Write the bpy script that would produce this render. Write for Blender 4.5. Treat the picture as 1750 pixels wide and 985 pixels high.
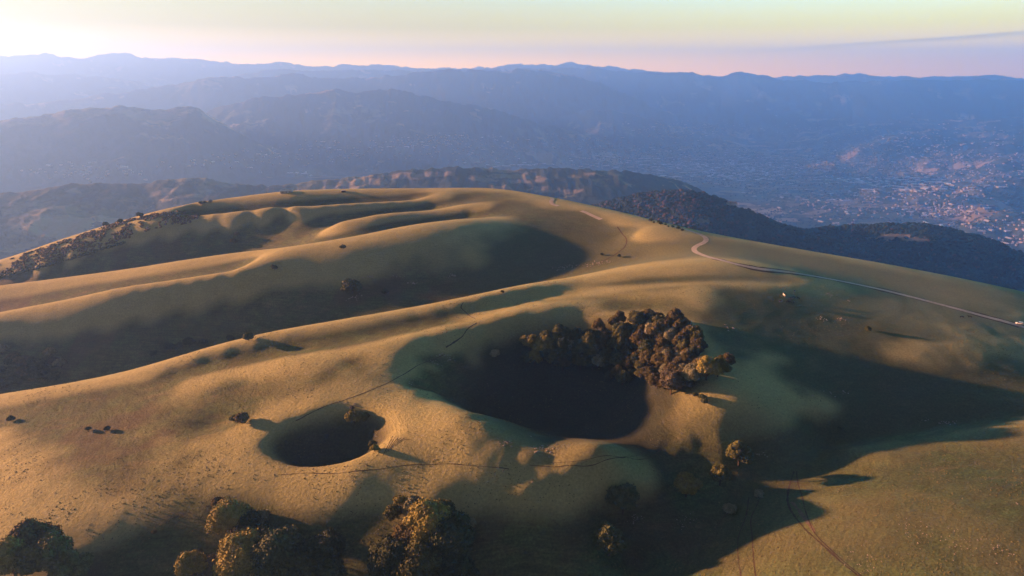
import bpy, bmesh, math, random
import numpy as np
from mathutils import Vector, Matrix, Euler

# ------------------------------------------------------------------ camera, light, exposure
scene = bpy.context.scene
for o in list(bpy.data.objects):
    bpy.data.objects.remove(o)
C = scene.collection
CAMZ = 1200.0                      # the drone flies 1200 m above the plain
F_PX, PITCH = 1167.0, math.radians(17.35)
SP, CP = math.sin(PITCH), math.cos(PITCH)
cam_d = bpy.data.cameras.new('camera')
cam = bpy.data.objects.new('camera', cam_d)
C.objects.link(cam)
cam.location = (0, 0, CAMZ)
cam.rotation_euler = (math.pi / 2 - PITCH, 0, 0)
cam_d.sensor_width = 36.0
cam_d.lens = 36.0 * F_PX / 1750.0
cam_d.clip_start = 1.0
cam_d.clip_end = 200000.0
scene.camera = cam

SUN_AZ, SUN_EL = math.radians(71), math.radians(7.6)   # azimuth to the left of the view direction
sd = Vector((-math.sin(SUN_AZ) * math.cos(SUN_EL), math.cos(SUN_AZ) * math.cos(SUN_EL), math.sin(SUN_EL)))
sun_l = bpy.data.lights.new('sun', 'SUN')
sun_l.energy = 5.0
sun_l.angle = math.radians(1.5)
sun_l.color = (1.0, 0.42, 0.20)
sun = bpy.data.objects.new('sun', sun_l)
C.objects.link(sun)
sun.rotation_euler = (-sd).to_track_quat('-Z', 'Y').to_euler()

# ------------------------------------------------------------------ noise and near terrain
rng = np.random.RandomState(7)
_tab = rng.rand(256, 256)
def vnoise(x, y):
    x = np.asarray(x, float); y = np.asarray(y, float)
    xi = np.floor(x).astype(int); yi = np.floor(y).astype(int)
    fx = x - xi; fy = y - yi
    fx = fx * fx * fx * (fx * (6 * fx - 15) + 10); fy = fy * fy * fy * (fy * (6 * fy - 15) + 10)
    a = _tab[xi & 255, yi & 255]; b = _tab[(xi + 1) & 255, yi & 255]
    c = _tab[xi & 255, (yi + 1) & 255]; d = _tab[(xi + 1) & 255, (yi + 1) & 255]
    return (a * (1 - fx) + b * fx) * (1 - fy) + (c * (1 - fx) + d * fx) * fy - 0.5
def fbm(x, y, n=5, gain=0.5):
    s = 0; a = 1.0; x = np.asarray(x, float); y = np.asarray(y, float)
    for i in range(n):
        s = s + a * vnoise(x + 17.3 * i, y - 9.1 * i)
        x, y = 2.03 * (0.8 * x + 0.6 * y), 2.03 * (-0.6 * x + 0.8 * y)
        a *= gain
    return s
def smooth(t):
    t = np.clip(t, 0, 1); return t * t * (3 - 2 * t)

def tdep(v): return math.tan(PITCH + math.atan((v - 492.5) / F_PX))
def xcol(u, Y, dz):
    vv = math.tan(math.atan2(-dz, Y) - PITCH)
    return (u - 875.0) / F_PX * Y / (CP - vv * SP)
def V(u, v, dz):
    Y = -dz / tdep(v); return (xcol(u, Y, dz), Y, dz)
def H(u, Y, dz): return (xcol(u, Y, dz), Y, dz)

# survey lines of the mountain top: (sight line u, v, height below the drone) or (u, -plan distance, height)
CTRL = []
def line(pts, step=18.0, extra=()):
    P = np.array([H(u, -v, dz) if v < 0 else V(u, v, dz) for u, v, dz in pts])
    seg = np.sqrt((np.diff(P, axis=0)[:, :2] ** 2).sum(1)); s = np.concatenate([[0], np.cumsum(seg)])
    n = max(2, int(round(s[-1] / step)) + 1); q = np.linspace(0, s[-1], n)
    # smooth (monotone-ish) cubic through the points
    m = np.gradient(P, s, axis=0)
    k = np.clip(np.searchsorted(s, q, side='right') - 1, 0, len(s) - 2)
    h = (s[k + 1] - s[k]); t = ((q - s[k]) / h)[:, None]; h = h[:, None]
    R = (2*t**3-3*t**2+1)*P[k] + (t**3-2*t**2+t)*h*m[k] + (-2*t**3+3*t**2)*P[k+1] + (t**3-t**2)*h*m[k+1]
    CTRL.extend(map(tuple, R))
    for dr, dz in extra:
        for r in R[::2]:
            L = math.hypot(r[0], r[1]); CTRL.append((r[0] * (L + dr) / L, r[1] * (L + dr) / L, r[2] + dz))
line([(-700,-420,-224),(-300,-395,-206),(0,677,-183),(200,646,-170.5),(300,621,-164),(400,592,-158),(500,570,-153),(600,551,-149),(700,533,-146),(800,516,-143),(900,495,-141),(1000,478,-140.5),(1100,463,-136.5),(1200,457,-133.8),(1300,462,-135),(1400,478,-139.8)])
line([(-700,-470,-268),(-300,-450,-255),(0,-435,-240),(200,-432,-220),(400,-450,-203),(600,-462,-181),(700,-470,-171.5),(800,-480,-166),(900,488,-163.5),(960,475,-158.5),(1000,462,-154.8),(1040,448,-151),(1100,436,-146.5)])
line([(0,620,-226),(200,570,-203),(400,530,-186),(600,495,-168),(700,476,-161),(800,455,-155),(950,420,-148.5),(1060,405,-142.5)], 35)
line([(-700,-570,-232),(-300,-560,-215),(0,536,-196),(100,517,-186),(200,494,-174),(300,482,-167),(400,471,-161),(500,458,-156),(600,446,-151),(700,436,-148)])
line([(-700,-610,-248),(-300,-600,-231),(0,-592,-213),(100,-588,-200),(200,-580,-187),(300,-577,-176),(400,-572,-164)])
line([(-700,-670,-245),(-300,-655,-222),(0,488,-200),(200,464,-180),(300,450,-168),(400,435,-158),(500,421,-149),(600,405,-142),(700,386,-138),(800,374,-136),(900,371,-136),(1000,373,-135.4),(1100,386,-135)])
line([(-700,-710,-262),(-300,-700,-244),(0,-690,-226),(200,-682,-205),(400,-662,-181),(500,-658,-168.5),(600,-662,-158.5),(700,-690,-151),(800,-708,-144.5)])
line([(580,381,-148.5),(640,368,-142.5),(740,361,-139.5),(850,358,-136.5)])
line([(560,-738,-155),(640,-746,-149.5),(740,-758,-143.5)])
line([(0,478,-219),(200,438,-193),(320,405,-174),(400,388,-162),(480,375,-154)], 35)
line([(-700,-755,-258),(-300,-745,-238),(0,471,-216),(100,448,-199),(200,414,-180),(280,388,-164),(340,371,-154.5),(400,365,-149),(500,357,-143),(600,350,-139.5),(700,344,-137.5),(800,343,-136.5)])
line([(340,-800,-159),(400,-782,-156),(500,-786,-151),(600,-790,-146.5),(700,-795,-141)])
line([(320,352,-149),(400,345,-145),(500,338,-140),(600,331.5,-136.5),(700,331,-135.3)])
line([(-700,-800,-262),(-300,-790,-240),(0,448,-206),(100,414,-184),(200,380,-166),(300,354,-152),(400,338,-143),(500,327,-136),(600,323.5,-134),(700,323,-132.5),(850,323,-131.5),(930,335,-133),(1000,349,-134),(1100,372,-135),(1200,397,-137),(1300,415,-141),(1400,433,-144),(1500,450,-147),(1600,469,-150.5),(1680,485,-153.5),(1750,500,-156.5),(1950,545,-168),(2200,600,-198)],
     30, ((45,-13),(130,-62),(230,-128)))
line([(-300,-352,-203),(0,700,-184),(200,672,-172.5),(400,630,-160.8),(500,611,-155),(600,595,-151),(700,577,-147.5),(800,550,-145),(900,525,-142.5),(1000,508,-142.5),(1100,497,-139.2),(1200,492,-136.8),(1300,491,-137),(1400,495,-140.5),(1450,498,-142.3)])
line([(300,640,-167),(400,609,-161.5),(500,590,-157),(600,576,-153),(700,558,-150),(800,536,-147),(900,510,-144.5),(1000,494,-142.6),(1100,481,-139),(1200,476,-136.6),(1330,479,-138)], 16)
line([(1600,469+35,-148.8),(1500,480,-146.2),(1400,463,-142.3),(1300,440,-140),(1200,418,-138),(1100,400,-136.8)], 40)
# the front spur: crest, the valley that leads down past its nose, and its sunny flank
line([(1385,775,-172),(1450,762,-169.5),(1550,748,-167),(1650,731,-163.5),(1750,718,-160),(1900,700,-155)])
line([(1400,742,-173.5),(1480,728,-172),(1600,716,-170),(1750,697,-167),(1900,680,-163)])
line([(1385,775,-172.5),(1300,830,-174.5),(1200,900,-179),(1120,985,-184)])
def free(u, *p):
    for a in p:
        CTRL.append(H(u, -a[0], a[1]) if a[0] < 0 else V(u, a[0], a[1]))
free(-500, (-150, -222), (-230, -218), (-300, -214))
free(0, (-130, -196), (985, -187), (900, -182.5), (800, -181.5), (740, -183))
free(200, (-120, -200), (985, -188), (900, -180), (800, -175), (735, -174.5))
free(400, (-120, -200), (985, -188.5), (900, -180), (820, -171.5), (760, -167), (700, -164.5), (660, -162))
free(600, (-120, -198), (985, -187), (900, -177.5), (850, -169.5), (795, -163), (695, -158), (650, -154.5), (620, -152.5))
free(740, (985, -185), (900, -174.5), (850, -167.5), (795, -161.5), (745, -156), (690, -154), (640, -152.5), (600, -150))
free(900, (-120, -195), (985, -186), (900, -176), (850, -165.5), (800, -158), (560, -145.5))
free(1050, (985, -184), (900, -178), (850, -169.5), (795, -155), (530, -143.5))
free(1200, (-120, -184), (985, -178), (850, -174), (800, -169), (740, -160), (680, -151.5), (620, -148), (560, -144), (520, -139.5))
free(1300, (985, -169.5), (900, -173), (800, -172), (740, -163.5), (700, -157), (650, -152), (600, -148.8), (550, -144.5), (515, -140.3))
free(1370, (740, -167.5), (650, -153.8), (600, -150.3))
free(1400, (-120, -160), (985, -163.5), (900, -166), (850, -168.5), (700, -161.5), (650, -155.3), (600, -151.3), (550, -146.8), (515, -143.6))
free(1600, (-120, -156), (985, -157), (900, -158.5), (850, -160), (790, -163), (650, -156), (600, -151.3), (540, -148))
free(1750, (-120, -153), (985, -154), (850, -156.5), (780, -158.5), (660, -157.5), (600, -153.5), (556, -151.8))
free(2300, (-90, -148), (-180, -155), (-290, -168), (-400, -182), (-500, -205))
CT = np.array(CTRL)
S_ = 100.0
def _k(r2): return 0.5 * r2 * np.log(r2 + 1e-9)
_P = CT[:, :2] / S_
_d2 = ((_P[:, None] - _P[None]) ** 2).sum(-1)
n_ = len(CT)
_A = np.zeros((n_ + 3, n_ + 3))
_A[:n_, :n_] = _k(_d2) + np.eye(n_) * 0.0008
_A[:n_, n_] = 1; _A[:n_, n_ + 1:] = _P
_A[n_:, :n_] = _A[:n_, n_:].T
_w = np.linalg.solve(_A, np.concatenate([CT[:, 2], [0, 0, 0]]))
def tps(X, Y):
    sh = X.shape; x = X.ravel() / S_; y = Y.ravel() / S_
    out = np.empty(len(x))
    for i in range(0, len(x), 20000):
        xx = x[i:i + 20000]; yy = y[i:i + 20000]
        r2 = (xx[:, None] - _P[None, :, 0]) ** 2 + (yy[:, None] - _P[None, :, 1]) ** 2
        out[i:i + 20000] = _k(r2) @ _w[:n_] + _w[n_] + _w[n_ + 1] * xx + _w[n_ + 2] * yy
    return out.reshape(sh)

def doline(X, Y, cx, cy, rl, rx, ry_near, ry_far, depth, wob):
    dx = np.where(X < cx, (X - cx) / rl, (X - cx) / rx)
    dy = np.where(Y < cy, (Y - cy) / ry_near, (Y - cy) / ry_far)
    ang = np.arctan2(dy, dx)
    rho = np.sqrt(dx * dx + dy * dy) * (1 + wob * np.sin(2 * ang + 0.6) + 0.6 * wob * np.sin(3 * ang + 2.0) + 0.10 * fbm(X / (rx * .5), Y / (rx * .5), 4))
    if depth > 30: rho = rho * (1 + 0.30 * np.exp(-((ang + 2.45) / 0.5) ** 2))      # a saddle parts the two hollows
    s = 0.10
    soft = s * np.log1p(np.exp(np.clip((1 - rho) / s, -30, 30)))      # cone with a rounded lip
    return -depth * (1 - np.exp(-(1.8 * soft) ** 1.75)) / (1 - math.exp(-1.8 ** 1.75))

GX0, GX1, GY0, GY1, GS = -960.0, 760.0, 90.0, 1010.0, 4.0
_gx = np.arange(GX0, GX1 + 0.1, GS); _gy = np.arange(GY0, GY1 + 0.1, GS)
_GX, _GY = np.meshgrid(_gx, _gy, indexing='ij')
_gz = tps(_GX, _GY)
def _box(A, k):
    for ax in (0, 1):
        P_ = np.pad(A, [(k, k) if a == ax else (0, 0) for a in (0, 1)], mode='edge'); cs = np.insert(np.cumsum(P_, axis=ax), 0, 0, axis=ax)
        A = (np.take(cs, np.arange(2 * k + 1, cs.shape[ax]), ax) - np.take(cs, np.arange(0, cs.shape[ax] - 2 * k - 1), ax)) / (2 * k + 1)
    return A
# the broad slope under the road is one even, gently dished surface
_m = smooth((_GX - 118) / 34) * smooth((_GY - 292 + 0.0 * _GX) / 30) * smooth((468 - _GY) / 40)
_gz = _gz * (1 - _m) + _m * _box(_box(_gz, 6), 5)
def near_base(X, Y):
    """cubic lookup of the spline surface"""
    fx = np.clip((X - GX0) / GS, 1, len(_gx) - 3.001); fy = np.clip((Y - GY0) / GS, 1, len(_gy) - 3.001)
    i = np.floor(fx).astype(int); j = np.floor(fy).astype(int); tx = fx - i; ty = fy - j
    def w(t): return (-.5 * t + t * t - .5 * t ** 3, 1 - 2.5 * t * t + 1.5 * t ** 3, .5 * t + 2 * t * t - 1.5 * t ** 3, -.5 * t * t + .5 * t ** 3)
    wx, wy = w(tx), w(ty); s = 0
    for a in range(4):
        for b in range(4):
            s = s + wx[a] * wy[b] * _gz[i + a - 1, j + b - 1]
    return s
def near_z(X, Y):
    X = np.asarray(X, float); Y = np.asarray(Y, float)
    z = near_base(X, Y)
    z = z + doline(X, Y, 32, 327, 96, 76, 96, 84, 46, 0.03)
    z = z + doline(X, Y, -84, 285, 35, 33, 21, 26, 18, 0.04)
    calm = 1 - 0.6 * smooth((Y - 0.12 * X - 370) / 50)
    z = z - 3.2 * np.exp(-(((X + 152) / 13) ** 2 + ((Y - 309) / 9) ** 2))
    z = z + calm * (0.3 * fbm(X / 45, Y / 45, 3) + 0.24 * fbm(X / 10, Y / 10, 5, 0.55))
    return CAMZ + z
def ray(u, v):
    a = (u - 875.0) / F_PX; b = (v - 492.5) / F_PX
    d = np.array([a, CP - b * SP, -SP - b * CP]); return d / np.linalg.norm(d)
def at(u, v):
    """point of the near ground seen along a sight line of the survey"""
    d = ray(u, v)
    t = np.arange(150, 1100, 0.7)
    p = d[None] * t[:, None]
    h = near_z(p[:, 0], p[:, 1]) - CAMZ - p[:, 2]
    k = np.argmax(h > 0)
    if h[k] <= 0: return None
    k0 = max(k - 1, 0)
    f = h[k0] / (h[k0] - h[k] + 1e-9) if k > 0 else 0
    q = p[k0] * (1 - f) + p[k] * f
    return (float(q[0]), float(q[1]), float(near_z(q[0], q[1])))

# ------------------------------------------------------------------ helpers
def tag(o, label=None, cat=None, group=None, kind=None):
    if label: o['label'] = label
    if cat: o['category'] = cat
    if group: o['group'] = group
    if kind: o['kind'] = kind
    return o
def mesh_np(name, verts, faces, mats=(), smooth_=True, parent=None, face_mat=None):
    """one mesh object from numpy arrays; faces (n,3) or (n,4)"""
    verts = np.asarray(verts, np.float32); faces = np.asarray(faces, np.int32)
    me = bpy.data.meshes.new(name)
    k = faces.shape[1]; n = len(faces)
    me.vertices.add(len(verts)); me.vertices.foreach_set('co', verts.ravel())
    me.loops.add(n * k); me.loops.foreach_set('vertex_index', faces.ravel())
    me.polygons.add(n); me.polygons.foreach_set('loop_start', np.arange(n, dtype=np.int32) * k)
    me.polygons.foreach_set('loop_total', np.full(n, k, np.int32))
    me.polygons.foreach_set('use_smooth', np.full(n, smooth_, bool))
    for m in mats: me.materials.append(m)
    if face_mat is not None: me.polygons.foreach_set('material_index', np.asarray(face_mat, np.int32))
    me.update(calc_edges=True); me.validate()
    o = bpy.data.objects.new(name, me); C.objects.link(o)
    if parent: o.parent = parent
    return o
def grid_faces(a, b):
    i, j = np.meshgrid(np.arange(a - 1), np.arange(b - 1), indexing='ij')
    q = (i * b + j).ravel()
    return np.stack([q, q + b, q + b + 1, q + 1], 1)
def point_attr(o, name, vals):
    at_ = o.data.attributes.new(name, 'FLOAT', 'POINT'); at_.data.foreach_set('value', np.asarray(vals, np.float32).ravel())
def spline(pts, step):
    P = np.asarray(pts, float); s = np.concatenate([[0], np.cumsum(np.hypot(*np.diff(P, axis=0).T))])
    q = np.linspace(0, s[-1], max(3, int(s[-1] / step))); m = np.gradient(P, s, axis=0)
    k = np.clip(np.searchsorted(s, q, side='right') - 1, 0, len(s) - 2); h = s[k + 1] - s[k]; t = ((q - s[k]) / h)[:, None]; h = h[:, None]
    return (2*t**3-3*t**2+1)*P[k] + (t**3-2*t**2+t)*h*m[k] + (-2*t**3+3*t**2)*P[k+1] + (t**3-t**2)*h*m[k+1]
def empty(name, loc=(0, 0, 0), rz=0.0):
    o = bpy.data.objects.new(name, None); C.objects.link(o); o.location = loc; o.rotation_euler = (0, 0, rz)
    o.empty_display_size = 0.5
    return o

class NT:
    """small node-tree writer"""
    def __init__(s, name):
        s.m = bpy.data.materials.new(name); s.m.use_nodes = True; s.t = s.m.node_tree; s.t.nodes.clear()
        s.out = s.n('ShaderNodeOutputMaterial'); s.b = s.n('ShaderNodeBsdfPrincipled')
        s.l(s.b.outputs[0], s.out.inputs[0]); s.b.inputs['Roughness'].default_value = 0.95
        s.b.inputs['Specular IOR Level'].default_value = 0.15
    def n(s, ty, **kw):
        q = s.t.nodes.new(ty)
        for k, v in kw.items(): setattr(q, k, v)
        return q
    def l(s, a, b): s.t.links.new(a, b)
    def pos(s): return s.n('ShaderNodeNewGeometry').outputs['Position']
    def obj(s): return s.n('ShaderNodeTexCoord').outputs['Object']
    def mapped(s, src, scale, rot=(0, 0, 0)):
        q = s.n('ShaderNodeMapping'); q.inputs['Scale'].default_value = scale; q.inputs['Rotation'].default_value = rot
        s.l(src, q.inputs[0]); return q.outputs[0]
    def noise(s, vec, scale, detail=4, rough=0.55, dist=0.0):
        q = s.n('ShaderNodeTexNoise'); q.inputs['Scale'].default_value = scale; q.inputs['Detail'].default_value = detail
        q.inputs['Roughness'].default_value = rough; q.inputs['Distortion'].default_value = dist
        s.l(vec, q.inputs['Vector']); return q.outputs['Fac']
    def ramp(s, fac, *stops, interp='LINEAR'):
        q = s.n('ShaderNodeValToRGB'); e = q.color_ramp.elements; q.color_ramp.interpolation = interp
        while len(e) < len(stops): e.new(0.5)
        for i, (p, c) in enumerate(stops):
            e[i].position = p; e[i].color = (c, c, c, 1) if not hasattr(c, '__len__') else (*c, 1)
        s.l(fac, q.inputs[0]); return q.outputs[0]
    def mix(s, fac, a, b, mode='MIX'):
        q = s.n('ShaderNodeMix', data_type='RGBA', blend_type=mode)
        for sock, val in ((q.inputs[0], fac), (q.inputs[6], a), (q.inputs[7], b)):
            if isinstance(val, (int, float)): sock.default_value = val
            elif isinstance(val, tuple): sock.default_value = (*val, 1)
            else: s.l(val, sock)
        return q.outputs[2]
    def math(s, op, a, b=0.0, c=None):
        q = s.n('ShaderNodeMath', operation=op)
        for sock, val in zip(q.inputs, (a, b, c)):
            if val is None: continue
            if isinstance(val, (int, float)): sock.default_value = val
            else: s.l(val, sock)
        return q.outputs[0]
    def attr(s, name): return s.n('ShaderNodeAttribute', attribute_name=name).outputs['Fac']
    def col(s, c):
        if isinstance(c, tuple): s.b.inputs['Base Color'].default_value = (*c, 1)
        else: s.l(c, s.b.inputs['Base Color'])
    def bump(s, h, strength, dist):
        q = s.n('ShaderNodeBump'); q.inputs['Strength'].default_value = strength; q.inputs['Distance'].default_value = dist
        s.l(h, q.inputs['Height']); s.l(q.outputs[0], s.b.inputs['Normal'])
def plain_mat(name, c, rough=0.9, metal=0.0, var=0.25, scale=2.0, spec=0.3):
    m = NT(name); nz = m.noise(m.obj(), scale, 4)
    f = m.ramp(nz, (0.3, 1 - var), (0.7, 1 + var * 0.0))
    m.col(m.mix(1.0, (c[0], c[1], c[2]), f, 'MULTIPLY')); m.b.inputs['Roughness'].default_value = rough
    m.b.inputs['Metallic'].default_value = metal; m.b.inputs['Specular IOR Level'].default_value = spec
    return m.m

# ------------------------------------------------------------------ sky
world = bpy.data.worlds.new('World'); scene.world = world; world.use_nodes = True
wt = world.node_tree; wt.nodes.clear()
wo = wt.nodes.new('ShaderNodeOutputWorld'); bg = wt.nodes.new('ShaderNodeBackground'); wt.links.new(bg.outputs[0], wo.inputs[0])
def wn(ty, **kw):
    q = wt.nodes.new(ty)
    for k, v in kw.items(): setattr(q, k, v)
    return q
def wm(op, a, b=0.0):
    q = wn('ShaderNodeMath', operation=op)
    for sock, val in zip(q.inputs, (a, b)):
        if isinstance(val, (int, float)): sock.default_value = val
        else: wt.links.new(val, sock)
    return q.outputs[0]
sky = wn('ShaderNodeTexSky', sky_type='NISHITA'); sky.sun_disc = False
sky.sun_elevation = SUN_EL; sky.sun_rotation = -SUN_AZ; sky.altitude = 1200
sky.air_density = 1.0; sky.dust_density = 1.5; sky.ozone_density = 2.0
tc = wn('ShaderNodeTexCoord'); sep = wn('ShaderNodeSeparateXYZ'); wt.links.new(tc.outputs['Generated'], sep.inputs[0])
# dusk bands above the horizon: one ramp for the sunset side, one for the side away from it
def wramp(fac, stops):
    q = wn('ShaderNodeValToRGB'); e = q.color_ramp.elements
    while len(e) < len(stops): e.new(0.5)
    for i, (p, c) in enumerate(stops): e[i].position = p; e[i].color = (*c, 1)
    wt.links.new(fac, q.inputs[0]); return q.outputs[0]
elv = wm('MULTIPLY', sep.outputs[2], 2.0)
SUNSIDE = [(0.0, (9.0, 3.8, 0.0)), (0.035, (7.0, 3.3, 0.0)), (0.07, (3.5, 2.0, 0.0)), (0.12, (1.6, 1.15, 0.0)), (0.19, (1.25, 1.2, 0.5)), (0.4, (0.48, 0.12, 0.10)), (0.7, (0.16, 0.10, 0.095)), (1.0, (0.092, 0.096, 0.112))]
ANTISIDE = [(0.0, (5.8, 2.4, 0.0)), (0.035, (5.0, 2.3, 0.0)), (0.07, (3.9, 2.3, 0.0)), (0.12, (2.6, 2.1, 0.1)), (0.19, (1.7, 2.1, 1.4)), (0.3, (0.0, 18.0, 21.0)), (0.42, (0.0, 7.5, 9.5)), (0.54, (0.04, 0.3, 0.5)), (1.0, (0.088, 0.096, 0.112))]  # strong blue-green band above the view is made up to light the haze
BACKSIDE = [(0.0, (0.6, 0.5, 0.52)), (0.3, (0.38, 0.34, 0.36)), (1.0, (0.09, 0.094, 0.112))]  # dim neutral sky behind the camera, made up to deepen the shade
ra, rb = wramp(elv, SUNSIDE), wramp(elv, ANTISIDE)
side = wm('ADD', wm('MULTIPLY', sep.outputs[0], -math.sin(SUN_AZ)), wm('MULTIPLY', sep.outputs[1], math.cos(SUN_AZ)))
mr = wn('ShaderNodeMapRange', interpolation_type='SMOOTHSTEP'); mr.inputs['From Min'].default_value = -0.35; mr.inputs['From Max'].default_value = 0.68
wt.links.new(side, mr.inputs[0])
mx = wn('ShaderNodeMix', data_type='RGBA'); wt.links.new(mr.outputs[0], mx.inputs[0]); wt.links.new(rb, mx.inputs[6]); wt.links.new(ra, mx.inputs[7])
# the physical sky underneath
SKY_K = 0.008
bk = wn('ShaderNodeMapRange', interpolation_type='SMOOTHSTEP'); bk.inputs['From Min'].default_value = 0.45; bk.inputs['From Max'].default_value = -0.15
wt.links.new(sep.outputs[1], bk.inputs[0]); mb = wn('ShaderNodeMix', data_type='RGBA'); wt.links.new(bk.outputs[0], mb.inputs[0]); wt.links.new(mx.outputs[2], mb.inputs[6]); wt.links.new(wramp(elv, BACKSIDE), mb.inputs[7])
sc = wn('ShaderNodeMix', data_type='RGBA', blend_type='MULTIPLY'); sc.inputs[0].default_value = 1; wt.links.new(sky.outputs[0], sc.inputs[6]); sc.inputs[7].default_value = (SKY_K,) * 3 + (1,)
ad = wn('ShaderNodeMix', data_type='RGBA', blend_type='ADD'); ad.inputs[0].default_value = 1; wt.links.new(mb.outputs[2], ad.inputs[6]); wt.links.new(sc.outputs[2], ad.inputs[7])
# a thin cloud bank low in the sky to the right
cv = wn('ShaderNodeCombineXYZ'); wt.links.new(wm('MULTIPLY', sep.outputs[0], 3.0), cv.inputs[0]); wt.links.new(wm('MULTIPLY', sep.outputs[2], 60.0), cv.inputs[1])
cn = wn('ShaderNodeTexNoise'); cn.inputs['Scale'].default_value = 1.2; cn.inputs['Detail'].default_value = 4; wt.links.new(cv.outputs[0], cn.inputs['Vector'])
def wsm(x, a, b):
    q = wn('ShaderNodeMapRange', interpolation_type='SMOOTHSTEP'); q.inputs['From Min'].default_value = a; q.inputs['From Max'].default_value = b
    wt.links.new(x, q.inputs[0]); return q.outputs[0]
# band centre climbs to the right: z = 0.028 + 0.03 * (x - 0.3)
bc = wm('ADD', wm('MULTIPLY', sep.outputs[0], 0.055), 0.0135)
bd = wm('ADD', wm('SUBTRACT', sep.outputs[2], bc), wm('MULTIPLY', wm('SUBTRACT', cn.outputs[0], 0.5), 0.006))
band = wm('MULTIPLY', wsm(bd, -0.006, 0.0), wsm(bd, 0.0022, 0.0))
band = wm('MULTIPLY', wm('MULTIPLY', band, wsm(sep.outputs[0], 0.22, 0.55)), 0.4)
cl = wn('ShaderNodeMix', data_type='RGBA'); wt.links.new(band, cl.inputs[0]); wt.links.new(ad.outputs[2], cl.inputs[6]); cl.inputs[7].default_value = (0.33, 0.3, 0.4, 1)
wt.links.new(cl.outputs[2], bg.inputs[0])
bg.inputs[1].default_value = 0.11
scene.view_settings.view_transform = 'Standard'; scene.view_settings.look = 'None'
scene.view_settings.gamma = 1.0
scene.view_settings.exposure = 2.78
scene.render.engine = 'CYCLES'
scene.cycles.volume_bounces = 2
scene.cycles.max_bounces = 6

# ------------------------------------------------------------------ near hills
def grass_material():
    m = NT('dry_hill_grass'); p = m.pos()
    big = m.noise(p, 0.012, 5, 0.6); mid = m.noise(p, 0.07, 5, 0.62); fine = m.noise(p, 0.9, 6, 0.7)
    streak = m.noise(m.mapped(p, (0.05, 0.16, 0.05), (0, 0, 0.25)), 1.0, 5, 0.6)
    c = m.ramp(big, (0.35, (0.046, 0.082, 0.030)), (0.5, (0.078, 0.115, 0.043)), (0.64, (0.114, 0.144, 0.059)))
    c = m.mix(m.ramp(mid, (0.38, 0.0), (0.62, 0.6)), c, (0.072, 0.074, 0.036))
    c = m.mix(m.ramp(streak, (0.52, 0.0), (0.7, 0.5)), c, (0.15, 0.132, 0.066))
    terr = m.noise(m.mapped(p, (0.07, 0.07, 1.5)), 1.0, 6, 0.65)
    c = m.mix(1.0, c, m.ramp(terr, (0.3, 0.66), (0.7, 1.3)), 'MULTIPLY')
    patchy = m.noise(p, 0.16, 5, 0.7)
    c = m.mix(m.ramp(patchy, (0.5, 0.0), (0.66, 0.55)), c, (0.050, 0.058, 0.028))
    c = m.mix(1.0, c, m.ramp(fine, (0.3, 0.5), (0.7, 1.4)), 'MULTIPLY')
    # green side of the plateau
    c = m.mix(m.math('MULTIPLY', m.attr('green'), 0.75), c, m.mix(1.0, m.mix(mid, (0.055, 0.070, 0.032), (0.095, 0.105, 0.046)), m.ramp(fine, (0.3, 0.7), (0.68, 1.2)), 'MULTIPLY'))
    c = m.mix(m.math('MULTIPLY', m.attr('pale'), 0.8), c, m.mix(1.0, m.mix(mid, (0.17, 0.19, 0.10), (0.12, 0.15, 0.085)), m.ramp(fine, (0.3, 0.75), (0.68, 1.15)), 'MULTIPLY'))
    c = m.mix(m.math('MULTIPLY', m.attr('soil'), 0.8), c, m.mix(fine, (0.05, 0.035, 0.025), (0.11, 0.08, 0.055)))
    c = m.mix(m.math('MULTIPLY', m.attr('crest_lit'), 0.9), c, m.mix(1.0, m.mix(mid, (0.42, 0.40, 0.19), (0.26, 0.275, 0.12)), m.ramp(fine, (0.3, 0.72), (0.68, 1.15)), 'MULTIPLY'))
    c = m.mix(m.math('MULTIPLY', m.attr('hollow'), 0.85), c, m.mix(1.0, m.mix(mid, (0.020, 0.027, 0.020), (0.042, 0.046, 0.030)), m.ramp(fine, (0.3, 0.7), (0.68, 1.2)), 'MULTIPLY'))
    st = m.ramp(m.noise(p, 1.7, 2, 0.5), (0.73, 0.0), (0.76, 1.0))
    st = m.math('MULTIPLY', st, m.ramp(m.noise(p, 0.035, 3), (0.5, 0.0), (0.62, 0.8)))
    c = m.mix(st, c, (0.36, 0.33, 0.28))
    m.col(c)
    tuss = m.noise(p, 0.55, 6, 0.72)
    h = m.math('ADD', m.math('MULTIPLY', tuss, 0.9), m.math('ADD', m.math('MULTIPLY', streak, 0.35), m.math('MULTIPLY', terr, 0.6)))
    m.bump(h, 0.7, 1.3)
    return m.m
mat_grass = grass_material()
GN = 2.0
hx = np.arange(GX0 + 8, GX1 - 8, GN); hy = np.arange(GY0 + 8, GY1 - 8, GN)
HX, HY = np.meshgrid(hx, hy, indexing='ij'); HZ = near_z(HX, HY)
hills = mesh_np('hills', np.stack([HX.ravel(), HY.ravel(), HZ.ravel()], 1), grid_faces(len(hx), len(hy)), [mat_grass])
tag(hills, kind='structure')
def mesh_z(x, y):
    """height of the built hill mesh"""
    fx = (np.asarray(x, float) - hx[0]) / GN; fy = (np.asarray(y, float) - hy[0]) / GN
    i = np.clip(np.floor(fx).astype(int), 0, len(hx) - 2); j = np.clip(np.floor(fy).astype(int), 0, len(hy) - 2)
    a = fx - i; b = fy - j
    return (HZ[i, j] * (1 - a) + HZ[i + 1, j] * a) * (1 - b) + (HZ[i, j + 1] * (1 - a) + HZ[i + 1, j + 1] * a) * b
gn = fbm(HX / 60, HY / 60, 4)
green = smooth((HX + 0.25 * (HY - 300) + 60 * gn - 60) / 140.0) * (1 - smooth((HX - 60 + 0.55 * (300 - HY)) / 30.0) * (HY < 300))
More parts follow.
